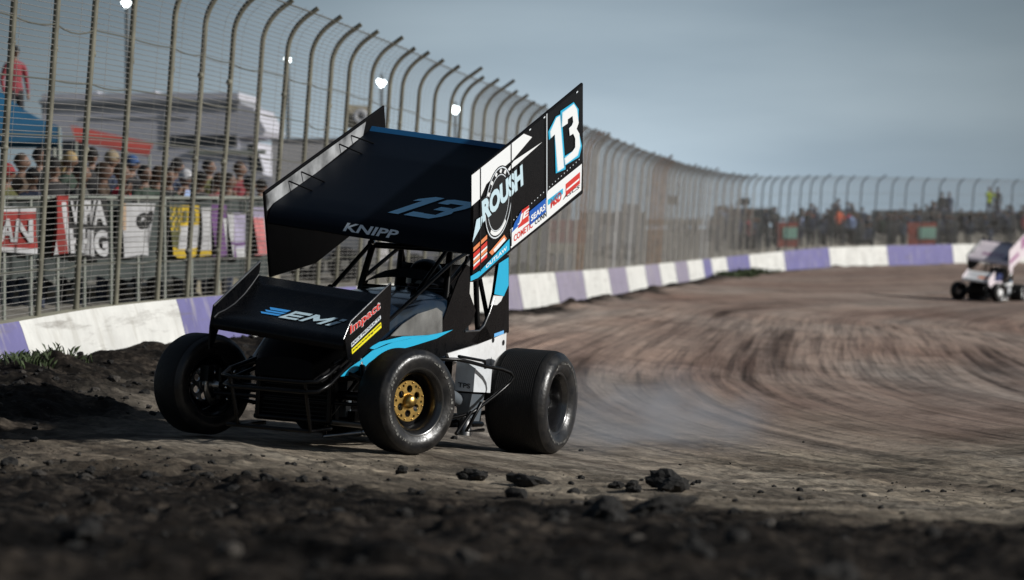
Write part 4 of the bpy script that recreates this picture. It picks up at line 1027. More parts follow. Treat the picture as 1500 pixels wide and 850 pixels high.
        mb.tube([(s_ * .28, .14, .50), (s_ * .47, .15, .44), (s_ * .49, .04, .38)], .016, 0, 8)
        mb.lathe([(-.008, .13), (.008, .13), (.008, .04), (-.008, .04)], 28, 2, M=Matrix.Translation((s_ * .64, 0, .33)), closed=True)
        mb.box((s_ * .64, .11, .40), (.06, .07, .10), 0)
        for k in range(5): mb.sphere((s_ * (.5 + .03 * k), .05 * math.sin(k * 2.1), .33 + .09 * math.cos(k * 1.7)), .013, 1, 6, 4)
    mb.tube([(-.58, .10, .28), (.58, .10, .28)], .012, 0, 8); mb.tube([(-.2, .12, .56), (.25, .12, .54)], .02, 0, 8)
    for x in (.20, .12): mb.tube([(x, -.05, .42), (x + .02, -.12, .80)], .012, 0, 8)
    A(mb, 'front_axle', ['tube_black', 'chrome', 'brushed'])
    # ---- rear axle
    mb = MB(); mb.tube([(-.55, -2.18, .37), (.62, -2.18, .40)], .04, 0, 10); mb.sphere((.02, -2.18, .39), .13, 1, 12, 8)
    for s_ in (-1, 1):
        mb.tube([(s_ * .44, -2.12, .42), (s_ * .37, -1.3, .40)], .016, 0, 8); mb.tube([(s_ * .44, -2.14, .28), (s_ * .36, -1.4, .16)], .016, 0, 8); mb.tube([(s_ * .40, -2.15, .40), (s_ * .32, -2.2, .78)], .024, 2, 8)
    A(mb, 'rear_axle', ['tube_black', 'grey_dark', 'brushed'])
    # ---- left pod, nerf bars
    mb = MB()
    mb.prism([(-.40, -1.50, .40), (-.54, -1.50, .40), (-.54, -1.50, .56), (-.47, -1.50, .60), (-.40, -1.50, .60)], (0, -.30, .0), 0)
    mb.prism([(-.41, -1.505, .385), (-.53, -1.505, .385), (-.50, -1.52, .20), (-.43, -1.52, .20)], (0, -.22, 0), 1)
    mb.lathe([(0, .05), (.12, .045), (.13, 0)], 12, 2, M=Matrix.Translation((-.47, -1.56, .10)) @ Matrix.Rotation(-PI / 2, 4, 'Y'))
    if first: mb.text('TPS', (-.425, -1.496, .425), (-.515, -1.496, .420), (-.425, -1.496, .458), 3, .02)
    A(mb, 'oil_tank', ['grey_box', 'grey_dark', 'brushed', 'decal_black'])
    mb = MB()
    C5 = lambda x, y, f: CL(x, y, Fk=f)
    nb = [Vector((-.36, -1.0, .60)), C5(672, 527, -1.12), C5(690, 531, -1.35), C5(712, 537, -1.52), C5(735, 541, -1.66), C5(748, 546, -1.73), C5(752, 552, -1.75), C5(748, 560, -1.74), C5(738, 569, -1.68), C5(725, 580, -1.60), C5(705, 595, -1.44), C5(690, 606, -1.34), Vector((-.36, -1.15, .17))]
    mb.tube(nb, .013, 0, 8); mb.tube([C5(672, 522, -1.15), C5(710, 529, -1.5), C5(711, 540, -1.52)], .010, 0, 8)
    mb.tube([C5(690, 604, -1.34), C5(668, 636, -1.15)], .013, 0, 8); mb.tube([C5(705, 590, -1.44), C5(683, 632, -1.25), C5(708, 630, -1.5)], .013, 0, 8)
    A(mb, 'nerf_bar', ['tube_black'])
    mb = MB(); mb.tube([(.36, -.95, .55), (.62, -1.05, .52), (.66, -1.5, .5), (.60, -1.62, .40), (.40, -1.5, .2)], .014, 0, 8); A(mb, 'nerf_bar', ['tube_black'])
    return root

pal1 = dict(hub='gold', wing='wing_navy', lip='wing_edge_blue', board='black_paint', board_r='black_satin', board_in='board_inner', fwing='black_paint', fboard='black_paint', fboard_in='black_paint', hood='hood_paint', panel='hood_shine', skin='black_paint', side='black_paint', accent='decal_cyan')
car1 = make_car(CAR_M, pal1, 'black winged sprint car number 13 with blue stripes in front on the dirt', 'sprint cars', True)
dl = math.atan((1439 - 750) / FPX) - math.atan((444 - 750) / FPX)
p2 = P(1433, 442, 97); M2 = Matrix.Translation(p2) @ Matrix.Rotation(-dl + .13, 4, 'Z') @ Matrix.Rotation(R(-1.0), 4, 'Y') @ Matrix.Translation(-CAR_O) @ CAR_M
# the far car stands on its own patch of ground
cz = [float(height(np.array([(M2 @ Vector(q)).x]), np.array([(M2 @ Vector(q)).y]))[0][0]) - (M2 @ Vector(q)).z for q in ((-.72, 0, 0), (.72, 0, 0), (-.7, -2.18, 0), (.8, -2.18, 0))]
M2 = Matrix.Translation((0, 0, sorted(cz)[1])) @ M2
pal2 = dict(hub='white', wing='pink_white', lip='car_navy', board='pink_white', board_r='black_satin', board_in='board_inner', fwing='white_paint', fboard='pink_white', fboard_in='pink_white', hood='car_navy', panel='car_navy', skin='pink_white', side='black_satin', accent='pink_white')
car2 = make_car(M2, pal2, 'white and pink winged sprint car following far behind by the right edge', 'sprint cars', False)

# drivers
def driver(M, label, suit, hel):
    mbd = skin_body('drive')
    o = mbd.build('person', ['skin', suit, suit, 'p_black', 'decal_black', 'h_brown'])
    o.matrix_world = M @ Matrix.Translation((0, -1.80, -.53)) @ rotz(PI)
    hm = MB().sphere((0, -.02, 1.675), .135, 0, 18, 12, (1, 1.1, 1.08)); 
    hm.grid([[(.139 * math.sin(a), -.02 - .152 * math.cos(a), u) for a in np.linspace(-1.1, 1.1, 9)] for u in (1.64, 1.675, 1.715)], 1)
    hm.build('helmet', [hel, 'visor'], o); tag(o, label, 'person')
driver(CAR_M, 'driver in dark suit and black helmet seated inside the black sprint car', 'j_black', 'black_paint')
driver(M2, 'driver in dark suit and helmet seated inside the far white sprint car', 'j_black', 'white_paint')

# ------------------------------------------------------------------ behind the fence, near end
def off_pt(px, py, off):
    w_ = wall_at(px, off); return Vector((w_['x'], w_['y'], Zp(py, w_['y'])))
def gz(x, y): return float(height(np.array([x]), np.array([y]), False)[0][0])
BO = 2.1
sbx = [off_pt(px, 290, BO) for px in np.linspace(-230, 398, 17)]
barrier = empty('spectator_barrier', (sbx[8].x, sbx[8].y, gz(sbx[8].x, sbx[8].y))); bpy.context.view_layer.update(); BM_ = barrier.matrix_world.inverted()
tag(barrier, 'pipe rail hung with dark cloth in front of the spectators behind the fence', 'railing')
mb = MB(); mb.tube([BM_ @ p for p in sbx], .024, 0, 8); mb.build('rail', ['rail'], barrier)
for p in sbx[::1]:
    mb = MB(); mb.tube([BM_ @ p, BM_ @ Vector((p.x, p.y, gz(p.x, p.y) - .05))], .022, 0, 8); mb.build('post', ['rail'], barrier)
mb = MB(); rows_ = []
for k, px in enumerate(np.linspace(-230, 398, 160)):
    w_ = wall_at(px, BO); q = .025 * math.sin(k * 1.3) + .02 * math.sin(k * .61)
    rows_.append([BM_ @ Vector((w_['x'] + w_['nx'] * (q - .05), w_['y'] + w_['ny'] * (q - .05), ZC + (HZ - py) / FPX * w_['y'])) for py in (292, 330, 370, 408 + 3 * math.sin(k * .9))])
mb.grid(rows_, 0); mb.build('cloth_screen', ['tarp_dark'], barrier, fixn=False)

def banner(px0, px1, py0, py1, mats_, paint, words, label, taper=0, sway=.03):
    """cloth hung over the rail; paint(s, t) picks the material, words are (text, s0, t0, s1, t1, material, bold)"""
    mb = MB(); nx_, ny_ = 22, 18; sd = random.random() * 6
    def pt(s_, t, lift=0):
        cx = (px0 + px1) / 2; px = cx + (px0 + (px1 - px0) * s_ - cx) * (1 - taper * t) ; w_ = wall_at(px, BO - .07 - lift)
        q = sway * math.sin(s_ * 9 + sd + t * 2) * (.4 + t)
        return Vector((w_['x'] + w_['nx'] * q, w_['y'] + w_['ny'] * q, Zp(py0 + (py1 - py0) * (t + .03 * math.sin(s_ * 5 + sd) * t), w_['y'])))
    base = pt(.5, 0); inv = Matrix.Translation(-base)
    mb.grid([[inv @ pt(i / nx_, k / ny_) for i in range(nx_ + 1)] for k in range(ny_ + 1)], 0, True, lambda k, i: paint((i + .5) / nx_, (k + .5) / ny_))
    for body, s0, t0, s1, t1, m_, bold in words:
        vs, fs = text_geo(body, bold); mb.add([inv @ pt(s0 + (s1 - s0) * x, t1 + (t0 - t1) * y, .02) for x, y in vs], fs, m_)
    o = mb.build('banner', mats_, None, fixn=False); o.location = base
    tag(o, label, 'banner', 'banners hung along the spectator rail')
banner(-78, 55, 303, 371, ['cloth_red', 'cloth_white'], lambda s_, t: 1 if t < .10 or t > .90 else 0, [('NISSAN', .02, .26, .97, .78, 1, .03)], 'red banner with big white letters and white borders, at the left edge')
banner(80, 103, 287, 372, ['cloth_red', 'cloth_white'], lambda s_, t: 1 if (.16 < s_ < .3 or .52 < s_ < .62) and t > .12 else 0, [], 'narrow red cloth with white stripes beside the black lettered banner', sway=.05)
banner(103, 156, 290, 377, ['cloth_black', 'cloth_white'], lambda s_, t: 0, [('VIPVA', .03, .04, .97, .45, 1, .05), ('HHIIG', .03, .53, .97, .96, 1, .05)], 'black banner with two rows of tall white letters')
def shield(s_, t): return 1 if (s_ < .25 and t < .52 and s_ > .05) else 0
banner(172, 229, 298, 375, ['cloth_white', 'cloth_tan', 'cloth_black'], shield, [('GS', .52, .18, .92, .50, 2, .06), ('8', .80, .14, 1.0, .42, 2, .03)], 'white shield shaped cloth with a tan panel and black letters', taper=.35)
banner(250, 291, 301, 376, ['cloth_yellow', 'cloth_white', 'j_olive'], lambda s_, t: 2 if s_ < .4 and t < .55 and (int(s_ * 20) + int(t * 14)) % 3 else 1 if s_ > .35 and .38 < t < .82 else 2 if s_ < .35 and t > .5 and t < .85 else 0, [('II', .5, .10, .85, .32, 2, .02)], 'yellow cloth with a white panel between two fence posts')
banner(293, 311, 304, 375, ['cloth_white', 'cloth_yellow'], lambda s_, t: 1 if t > .88 else 0, [], 'plain white cloth with a yellow hem', sway=.05)
banner(311, 330, 300, 374, ['cloth_purple', 'cloth_white'], lambda s_, t: 1 if s_ > .75 and t > .25 else 0, [], 'dark purple cloth with a white side edge', sway=.05)
banner(335, 358, 312, 377, ['cloth_lilac', 'cloth_white', 'cloth_purple'], lambda s_, t: 2 if (.45 < s_ < .55 and t > .3) or (.64 < t < .7) else 1 if t > .75 or s_ < .25 else 0, [], 'pale lilac and white cloth hanging lowest on the rail', sway=.05)
banner(372, 394, 304, 372, ['cloth_pink', 'cloth_white', 'cloth_lilac'], lambda s_, t: 2 if t < .25 else 0 if s_ < .7 else 1, [], 'pink and white cloth at the right end of the rail', sway=.05)

G = 'spectators along the rail behind the near fence'
crowd = [  # head px, head py, offset behind the wall, pose, jacket, trousers, hair, hair kind, label
    (8, 262, 3.0, 'lean', 'j_olive', 'p_denim', 'h_red', 'cap', 'spectator in red cap and olive jacket at the left edge of the crowd'),
    (31, 246, 3.6, 'stand', 'j_brown', 'p_black', 'h_brown', 'hair', 'spectator in brown jacket standing under the blue canopy'),
    (47, 268, 2.8, 'lean', 'j_navy', 'p_denim', 'h_dark', 'cap', 'spectator in navy jacket and dark cap above the red banner'),
    (58, 238, 3.9, 'arms_up', 'j_black', 'p_denim', 'h_dark', 'hair', 'dark clothed spectator raising both hands to the face'),
    (78, 252, 3.1, 'lean', 'j_black', 'p_black', 'h_dark', 'cap', 'spectator in black with black cap beside the narrow red cloth'),
    (101, 243, 3.4, 'stand', 'j_green', 'p_black', 'h_blond', 'long', 'long blond haired spectator in dark green'),
    (118, 262, 2.8, 'lean', 'j_grey', 'p_denim', 'h_dark', 'hair', 'spectator in grey coat leaning over the black lettered banner'),
    (134, 236, 3.8, 'stand', 'j_black', 'p_black', 'h_dark', 'cap', 'spectator in black and cap standing taller behind the grey coat'),
    (150, 254, 3.1, 'arms_up', 'j_brown', 'p_denim', 'h_brown', 'hair', 'spectator in brown jacket left of the red scarf'),
    (162, 240, 3.9, 'stand', 'j_navy', 'p_black', 'h_tan', 'cap', 'spectator in tan cap and navy jacket in the second row under the red awning'),
    (177, 262, 2.9, 'lean', 'j_red', 'p_black', 'h_brown', 'hair', 'spectator in bright red jacket leaning forward'),
    (192, 248, 3.7, 'arms_up', 'j_black', 'p_denim', 'h_blue', 'cap', 'spectator in blue cap just right of the bright red jacket'),
    (211, 262, 3.0, 'lean', 'j_green', 'p_black', 'h_dark', 'hair', 'dark green jacketed spectator above the white shield cloth'),
    (231, 250, 2.9, 'arms_up', 'j_green', 'p_denim', 'h_brown', 'long', 'broad spectator with long brown hair and hands held up'),
    (247, 268, 2.8, 'lean', 'j_black', 'p_black', 'h_dark', 'hair', 'spectator in black left of the pale blue shirt'),
    (258, 238, 3.9, 'arms_up', 'j_navy', 'p_black', 'h_dark', 'long', 'tall long haired spectator in navy behind the white cap'),
    (270, 256, 3.0, 'stand', 'j_blue', 'p_denim', 'h_white', 'cap', 'spectator with white cap and pale blue shirt'),
    (292, 264, 3.1, 'lean', 'j_black', 'p_denim', 'h_dark', 'cap', 'spectator in black right of the pale blue shirt'),
    (305, 248, 3.6, 'stand', 'j_olive', 'p_black', 'h_dark', 'hair', 'spectator in olive above the purple cloth'),
    (319, 256, 3.0, 'arms_up', 'j_maroon', 'p_black', 'h_brown', 'long', 'spectator in maroon with long hair raising hands'),
    (334, 268, 2.9, 'lean', 'j_brown', 'p_denim', 'h_dark', 'hair', 'spectator in brown leaning over the pale lilac cloth'),
    (350, 252, 3.4, 'stand', 'j_maroon', 'p_black', 'h_brown', 'hair', 'spectator in maroon with short hair near the end of the rail'),
    (364, 266, 3.0, 'lean', 'j_grey', 'p_denim', 'h_dark', 'cap', 'spectator in grey with a cap, the last but one along the rail'),
    (381, 258, 3.3, 'stand', 'j_white', 'p_black', 'h_dark', 'cap', 'spectator in white with dark cap, the last one at the right end of the rail'),
]
# low bleacher the spectators stand on
bl = [wall_at(px, 4.0) for px in (-180, 410)]; fl = [wall_at(px, 2.35) for px in (-180, 410)]
zdeck = min(Zp(py - 8, wall_at(px, of)['y']) - 1.67 for px, py, of, *_ in crowd) - .0
mb = MB()
c0 = Vector(((bl[0]['x'] + bl[1]['x']) / 2, (bl[0]['y'] + bl[1]['y']) / 2, 0)); c0.z = gz(c0.x, c0.y)
def q4(a, z): return Vector((a['x'], a['y'], z)) - c0
a0, a1, b0, b1 = q4(fl[0], zdeck), q4(fl[1], zdeck), q4(bl[1], zdeck), q4(bl[0], zdeck)
mb.prism([a0, a1, b0, b1], (0, 0, -.06), 0); m0, m1 = a0.lerp(b0, .52), a1.lerp(b1, .52); up_ = Vector((0, 0, .26))
mb.prism([m0 + up_, m1 + up_, b1 + up_, b0 + up_], (0, 0, -.255), 0); st_ = mb.build('deck', ['tan_cloth']); 
stand = empty('bleacher', c0); tag(stand, 'low plank bleacher under the spectators behind the near fence', 'bleacher'); st_.parent = stand
for t in np.linspace(.02, .98, 10):
    for e0, e1 in ((a0, a1), (b0, b1)):
        p = e0.lerp(e1, t); mb = MB(); zg = gz(p.x + c0.x, p.y + c0.y) - c0.z - .05
        if p.z - zg > .05: mb.tube([p - Vector((0, 0, .05)), Vector((p.x, p.y, zg))], .03, 0, 6); mb.build('leg', ['rail'], stand)
for px, py, of, pose, ja, pa, ha, hk, lab in crowd:
    w_ = wall_at(px, of); z = Zp(py, w_['y']) - 1.67; zf = zdeck + (.26 if of > 3.3 else 0); sc = (Zp(py - 8, w_['y']) - zf) / 1.67
    sc = min(1.10, max(.88, sc))
    person((w_['x'], w_['y'], zf), math.atan2(w_['nx'], -w_['ny']) + random.uniform(-.9, .1), pose, ja, pa, ha, hk, lab, G, sc)

# blue canopy, motorhome, awning, platform
def frame(px, d, py, rz=0):
    v = P(px, py, d); return v
def boxed(root_name, label, cat, p, rz):
    e = empty(root_name, p); e.rotation_euler = (0, 0, rz); tag(e, label, cat); return e
d = 47; gx = Xp(22, d); g0 = gz(gx, d)
e = boxed('canopy_tent', 'blue pop-up canopy over the crowd at the left edge', 'canopy', (gx, d, g0), .15)
H = Zp(190, d) - g0; hw = .76; T0 = Zp(124, d) - g0
mb = MB(); rows_ = []
pk_ = (-.35, 0, T0)
for a, b_ in (((-1.5, -1.3), (hw, -1.3)), ((hw, -1.3), (hw, 1.3)), ((hw, 1.3), (-1.5, 1.3)), ((-1.5, 1.3), (-1.5, -1.3))):
    rows_ = []
    for k in range(7):
        t = k / 6; sag = .10 * math.sin(PI * t)
        l_ = [Vector((pk_[0], 0, T0)).lerp(Vector((*q_, H)), t) - Vector((0, 0, sag)) for q_ in (a, ((a[0] + b_[0]) / 2, (a[1] + b_[1]) / 2), b_)]
        rows_.append(l_)
    rows_.append([p_ - Vector((0, 0, .26)) for p_ in rows_[-1]]); mb.grid(rows_, 0)
mb.build('roof', ['canopy_blue'], e, fixn=False)
for x, y in ((-1.48, -1.28), (hw - .02, -1.28), (hw - .02, 1.28), (-1.48, 1.28)): MB().tube([(x, y, 0), (x, y, H)], .03, 0, 6).build('leg', ['rail'], e)

d = 63; p = P(205, 352, d); g0 = gz(p.x, d)
e = boxed('motorhome', 'long pale motorhome parked behind the crowd with two roof units', 'motorhome', (p.x, d, g0), -.10)
S1 = FPX / d; L_ = (345 - 52) / S1; hx = L_ / 2; top_ = Zp(150, d) - g0
mb = MB(); mb.box((0, 1.2, (top_ + .45) / 2 + .2), (L_, 2.4, top_ - .45), 0)
mb.prism([(hx, 0, top_ - .02), (hx + .35, 0, top_ - .15), (hx + .62, 0, top_ - .65), (hx + .55, 0, top_ - .75), (hx, 0, top_ - .8)], (0, 2.4, 0), 0)
mb.prism([(hx, .05, top_ - .82), (hx + .35, .05, top_ - .9), (hx + .55, .05, top_ - 1.6), (hx + .9, .05, top_ - 1.75), (hx + .9, .05, .5), (hx, .05, .5)], (0, 2.3, 0), 0)
mb.build('body', ['rv_white'], e)
mb = MB(); mb.box((0, -.006, top_ - .12), (L_, .02, .16), 0); mb.box((0, 1.2, top_ + .01), (L_ + .1, 2.5, .098), 0); mb.build('roof_edge', ['rv_grey'], e)
MB().box((-.1, -.006, top_ - .36), (L_ * .55, .02, .05), 0).build('trim', ['rv_grey'], e); MB().box((.55, -.008, top_ - .55), (.05, .02, 1.0), 0).build('trim', ['rv_grey'], e)
for x, w_ in ((-1.35, .62), (.08, .44)):
    mb = MB(); mb.prism([(x - w_ / 2, .7, top_ + .03), (x + w_ / 2, .7, top_ + .03), (x + w_ / 2 - .1, .7, top_ + .28), (x - w_ / 2 + .14, .7, top_ + .24)], (0, .8, 0), 0); mb.build('roof_unit', ['rv_white'], e)
for x, w_, z_, h_ in ((1.45, 1.5, top_ - .86, .24), (1.35, .95, 1.0, .85), (-1.6, .7, top_ - 1.1, .5)): MB().box((x, -.006, z_), (w_, .03, h_), 0).build('window', ['rv_dark'], e)
mb = MB(); mb.prism([(hx + .40, -.0, top_ - .95), (hx + .58, -.0, top_ - 1.55), (hx + .25, 0, top_ - 1.55), (hx + .2, 0, top_ - .95)], (0, -.01, 0), 0); mb.build('window', ['rv_dark'], e)
for x in (-1.3, hx + .3):
    MB().lathe([(-.12, .1), (-.12, .36), (.12, .36), (.12, .1)], 20, 0, M=Matrix.Translation((x, .1, .38)) @ rotz(PI / 2)).build('wheel', ['rubber'], e)
MB().box((2.0, -.02, top_ - 1.12), (1.7, .06, .09), 0).build('awning_roll', ['rail'], e)
d = 58; p = P(165, 352, d); g0 = gz(p.x, d); e = boxed('awning', 'sloping red awning on poles in front of the motorhome', 'awning', (p.x, d, g0), -.05); s_ = d / FPX
ap = lambda px, py, y: Vector(((px - 165) * s_, y, Zp(py, d) - g0))
mb = MB(); mb.grid([[ap(103, 184, .0), ap(165, 197, 0), ap(226, 210, 0)], [ap(118, 206, -.5), ap(170, 215, -.5), ap(226, 228, -.5)], [ap(118, 209, -.5), ap(170, 219, -.5), ap(226, 231, -.5)]], 0); mb.build('cover', ['awning_red'], e, fixn=False)
for px, py in ((119, 208), (226, 229)): q_ = ap(px, py, -.5); MB().tube([q_, (q_.x, q_.y, 0)], .025, 0, 6).build('leg', ['rail'], e)
# raised platform with a lookout
d = 52; p = P(2, 352, d); g0 = gz(p.x, d); zt_ = Zp(208, d) - g0
e = boxed('viewing_platform', 'raised platform behind the blue canopy at the left edge', 'platform', (p.x, d, g0), 0)
MB().box((0, 1.0, zt_), (1.5, 1.6, .08), 0).build('deck', ['rv_dark'], e)
for x in (-.7, .7):
    for y in (.3, 1.7): MB().tube([(x, y, 0), (x, y, zt_)], .04, 0, 6).build('leg', ['rail'], e)
person((p.x + .10, d + .9, g0 + zt_ + .04), .6, 'stand', 'j_maroon', 'p_black', 'h_dark', 'cap', 'spectator in dark red jacket standing alone on the raised platform', None, 1.0)

# pale trailers and clutter further along
def trailer(px0, px1, pyt, d, depth, m_, label, rz=0, door=True):
    p = P((px0 + px1) / 2, 352, d); g0 = gz(p.x, d); s_ = d / FPX; L_ = (px1 - px0) * s_; top_ = Zp(pyt, d) - g0
    e = boxed('trailer', label, 'trailer', (p.x, d, g0), rz); tag(e, group='trailers parked behind the fence')
    z0 = .42
    mb = MB(); mb.box((0, depth / 2, (top_ + z0) / 2), (L_, depth, top_ - z0), 0); mb.build('body', [m_], e)
    mb = MB(); mb.box((0, depth / 2, top_ + .02), (L_ + .06, depth + .06, .05), 0); mb.build('roof', ['rv_grey'], e); MB().box((0, -.012, z0 + .05), (L_, .02, .10), 0).build('skirt', ['rv_grey'], e)
    if door: MB().box((L_ * .2, -.012, z0 + .95), (.75, .03, 1.75), 0).build('door', ['rv_grey'], e)
    MB().box((-L_ * .22, -.012, z0 + 1.25), (min(1.0, L_ * .25), .03, .45), 0).build('window', ['rv_dark'], e)
    for x in (-.4, .4): MB().lathe([(-.1, .1), (-.1, .36), (.1, .36), (.1, .1)], 18, 0, M=Matrix.Translation((x, .02, .36)) @ rotz(PI / 2)).build('wheel', ['rubber'], e)
trailer(398, 556, 206, 58, 2.4, 'trailer_pale', 'pale grey trailer with low roof seen left of the black wing', -.05)
trailer(562, 700, 228, 66, 2.4, 'rv_white', 'whitish trailer mostly hidden behind the black wing', -.1)
trailer(735, 838, 262, 76, 2.4, 'trailer_pale', 'pale trailer seen below the number board of the black car', .0)
trailer(868, 948, 312, 110, 2.4, 'rv_grey', 'grey trailer beyond the first rust coloured fence posts', .2)
trailer(966, 1034, 322, 140, 2.4, 'tan_cloth', 'tan trailer beyond the second rust coloured fence posts', .3, False)
trailer(1072, 1136, 306, 168, 2.4, 'rv_dark', 'dark trailer behind the far crowd where the wall starts to curve', .3, False)
trailer(1288, 1356, 309, 185, 2.4, 'grey_dark', 'dark grey trailer behind the far crowd left of the two dark figures', .1, False)
trailer(1404, 1500, 311, 188, 2.4, 'rv_dark', 'long dark trailer behind the far crowd at the right edge', .1, False)
# red and cream sign on legs
d = 75; p = P(830, 352, d); g0 = gz(p.x, d); s_ = d / FPX
e = boxed('sign_board', 'faded red sign with a cream lower band behind the fence', 'sign', (p.x, d, g0), 0)
z1, z2, z3 = [Zp(y, d) - g0 for y in (322, 356, 371)]; w_ = 56 * s_
MB().box((0, 0, (z1 + z2) / 2), (w_, .05, z1 - z2 - .004), 0).build('panel', ['sign_red'], e); MB().box((0, 0, (z2 + z3) / 2), (w_ * .95, .05, z2 - z3), 0).build('panel', ['sign_cream'], e)
for x in (-w_ * .4, w_ * .4): MB().tube([(x, .05, 0), (x, .05, z1)], .04, 0, 6).build('post', ['post_rust'], e)
# loudspeaker box on a mast
d = 60; p = P(523, 352, d); g0 = gz(p.x, d); s_ = d / FPX; zc_ = Zp(172, d) - g0
e = boxed('loudspeaker', 'beige loudspeaker box on a mast above the pale grey trailer', 'loudspeaker', (p.x, d, g0), .3)
mb = MB(); mb.prism([(-.22, -.2, zc_ - .22), (.26, -.2, zc_ - .28), (.26, -.2, zc_ + .22), (-.22, -.2, zc_ + .26)], (0, .35, 0), 0); mb.build('cabinet', ['tan_cloth'], e)
MB().lathe([(0, .05), (.12, .17), (.13, .17), (.02, .03)], 18, 0, M=Matrix.Translation((0, -.2, zc_)) @ rotz(-PI / 2)).build('horn', ['rv_grey'], e); MB().tube([(0, 0, 0), (0, 0, zc_)], .035, 0, 8).build('mast', ['lamp_pole'], e)

# floodlights, lit
for (px, py), d, lab in zip(((186, 5), (422, 88), (559, 121), (667, 160)), (70, 84, 98, 112), ('lit floodlight on a pole, highest at the left of the picture behind the fence', 'lit floodlight on a pole above the motorhome front', 'lit floodlight on a pole above the tip of the black right side board', 'lit floodlight on a pole nearest the number board, the lowest one')):
    p = P(px, py, d); g0 = gz(p.x, d); e = boxed('floodlight_pole', lab, 'floodlight', (p.x, d, g0), 0); tag(e, group='lit floodlights on poles'); zc_ = p.z - g0
    MB().tube([(0, .14, 0), (0, .14, zc_ + .3)], [.085, .05], 0, 8).build('pole', ['lamp_pole'], e)
    r = 3.4 * d / FPX * (1.0 if px != 422 else .75)
    MB().tube([(-r * 2.4, .10, zc_), (r * 2.4, .10, zc_)], .03, 0, 6).build('crossbar', ['lamp_pole'], e)
    for x, z in ((-r * 1.0, r * .35), (r * .9, -.15 * r), (-.1 * r, -r * 1.15)):
        mb = MB(); mb.lathe([(0, r * 1.12), (.10, r), (.2, r * .4), (.22, 0)], 16, 0, M=Matrix.Translation((x, -.02, zc_ + z)) @ rotz(PI / 2)); hd_ = mb.build('lamp_head', ['lamp_pole'], e)
        mb = MB(); mb.lathe([(-.02, 0), (-.015, r * .6), (0, r)], 16, 0, M=Matrix.Translation((x, -.03, zc_ + z)) @ rotz(PI / 2)); mb.build('lens', ['lamp_lens'], hd_)

# ------------------------------------------------------------------ far end of the track
mb = MB(); rg = random.Random(3)
pal_ = ['j_black', 'j_navy', 'j_maroon', 'p_denim', 'j_blue', 'j_red', 'j_white', 'j_green', 'skin', 'h_dark', 'p_black']
for i in range(260):
    px = rg.uniform(1036, 1600); of = rg.choice((3.2, 4.4, 5.6, 6.8)); w_ = wall_at(px, of); z = Zp(309 + 7 * math.sin(px * .045) + 4 * math.sin(px * .11), w_['y']) - 1.72 + (of - 5.0) * .16; hgt = rg.uniform(.86, 1.06)
    if px < 1130: z -= .15
    M_ = Matrix.Translation((w_['x'], w_['y'], z)) @ rotz(rg.uniform(-.6, 1.2)) @ Matrix.Scale(hgt, 4); ja = rg.choice((0, 0, 1, 2, 3, 4, 5, 7) if rg.random() < .22 else (0, 1, 0, 1, 10))
    def lo(rows__, m_): mb.grid([[M_ @ Vector(p_) for p_ in r_] for r_ in rows__], m_)
    ring_ = lambda cx, cy, z_, rx, ry, n=8: [(cx + rx * math.cos(2 * PI * k / n), cy + ry * math.sin(2 * PI * k / n), z_) for k in range(n + 1)]
    for sx in (-.1, .1): lo([ring_(sx, 0, z_, r_, r_, 6) for z_, r_ in ((0, .05), (.45, .065), (.9, .09))], 10)
    lo([ring_(0, 0, z_, a_, b_) for z_, a_, b_ in ((.85, .17, .12), (1.1, .17, .12), (1.35, .21, .13), (1.45, .14, .09), (1.52, .05, .05))], ja)
    for sx in (-1, 1): lo([ring_(sx * x_, y_, z_, .045, .045, 6) for x_, y_, z_ in ((.21, 0, 1.40), (.26, -.04, 1.12), (.22, -.16, .95))], ja)
    lo([ring_(0, -.01, 1.66 + .11 * math.cos(t), .08 * math.sin(t), .095 * math.sin(t)) for t in np.linspace(PI, PI * .4, 5)], 8); lo([ring_(0, .01, 1.67 + .12 * math.cos(t), .088 * math.sin(t), .105 * math.sin(t)) for t in np.linspace(PI * .55, 0.02, 5)], 9)
o = mb.build('crowd', pal_, fixn=False); tag(o, 'dense dark crowd standing on the bank behind the far fence', 'crowd', kind='stuff')
def riser(px, of, py, wd_, label):
    w_ = wall_at(px, of); g0 = gz(w_['x'], w_['y']); zt_ = Zp(py, w_['y']) - g0
    e = boxed('viewing_platform', label, 'platform', (w_['x'], w_['y'], g0), 0)
    MB().box((0, 0, zt_ - .05), (wd_, 1.2, .10), 0).build('deck', ['rv_dark'], e)
    for x in (-wd_ * .45, wd_ * .45):
        for y in (-.5, .5): MB().tube([(x, y, 0), (x, y, zt_ - .06)], .06, 0, 6).build('leg', ['rv_dark'], e)
    return w_['x'], w_['y'], g0 + zt_
def far_person(px, of, z, *a):
    w_ = wall_at(px, of); person((w_['x'], w_['y'], z), .3, *a)
x_, y_, z_ = riser(1384, 4.2, 329, 1.4, 'small dark platform under the two dark figures above the far crowd')
far_person(1379.5, 4.2, z_, 'stand', 'j_black', 'p_denim', 'h_dark', 'cap', 'left one of two dark figures standing high above the far crowd')
far_person(1390, 4.2, z_, 'stand', 'j_navy', 'p_denim', 'h_dark', 'hair', 'right one of two dark figures standing high above the far crowd')
x_, y_, z_ = riser(1455, 4.2, 321, 1.5, 'small dark platform under the yellow vest above the far car')
far_person(1449, 4.2, z_, 'arms_up', 'j_hivis', 'p_denim', 'h_dark', 'hair', 'figure in yellow safety vest standing above the far crowd')
far_person(1461, 4.2, z_, 'stand', 'j_black', 'p_denim', 'h_dark', 'cap', 'dark figure standing right beside the yellow safety vest')
w_ = wall_at(1228, 3.0); far_person(1228, 3.0, Zp(306, w_['y']) - 1.67, 'lean', 'j_orange', 'p_black', 'h_dark', 'hair', 'spectator in bright orange jacket in the far crowd')
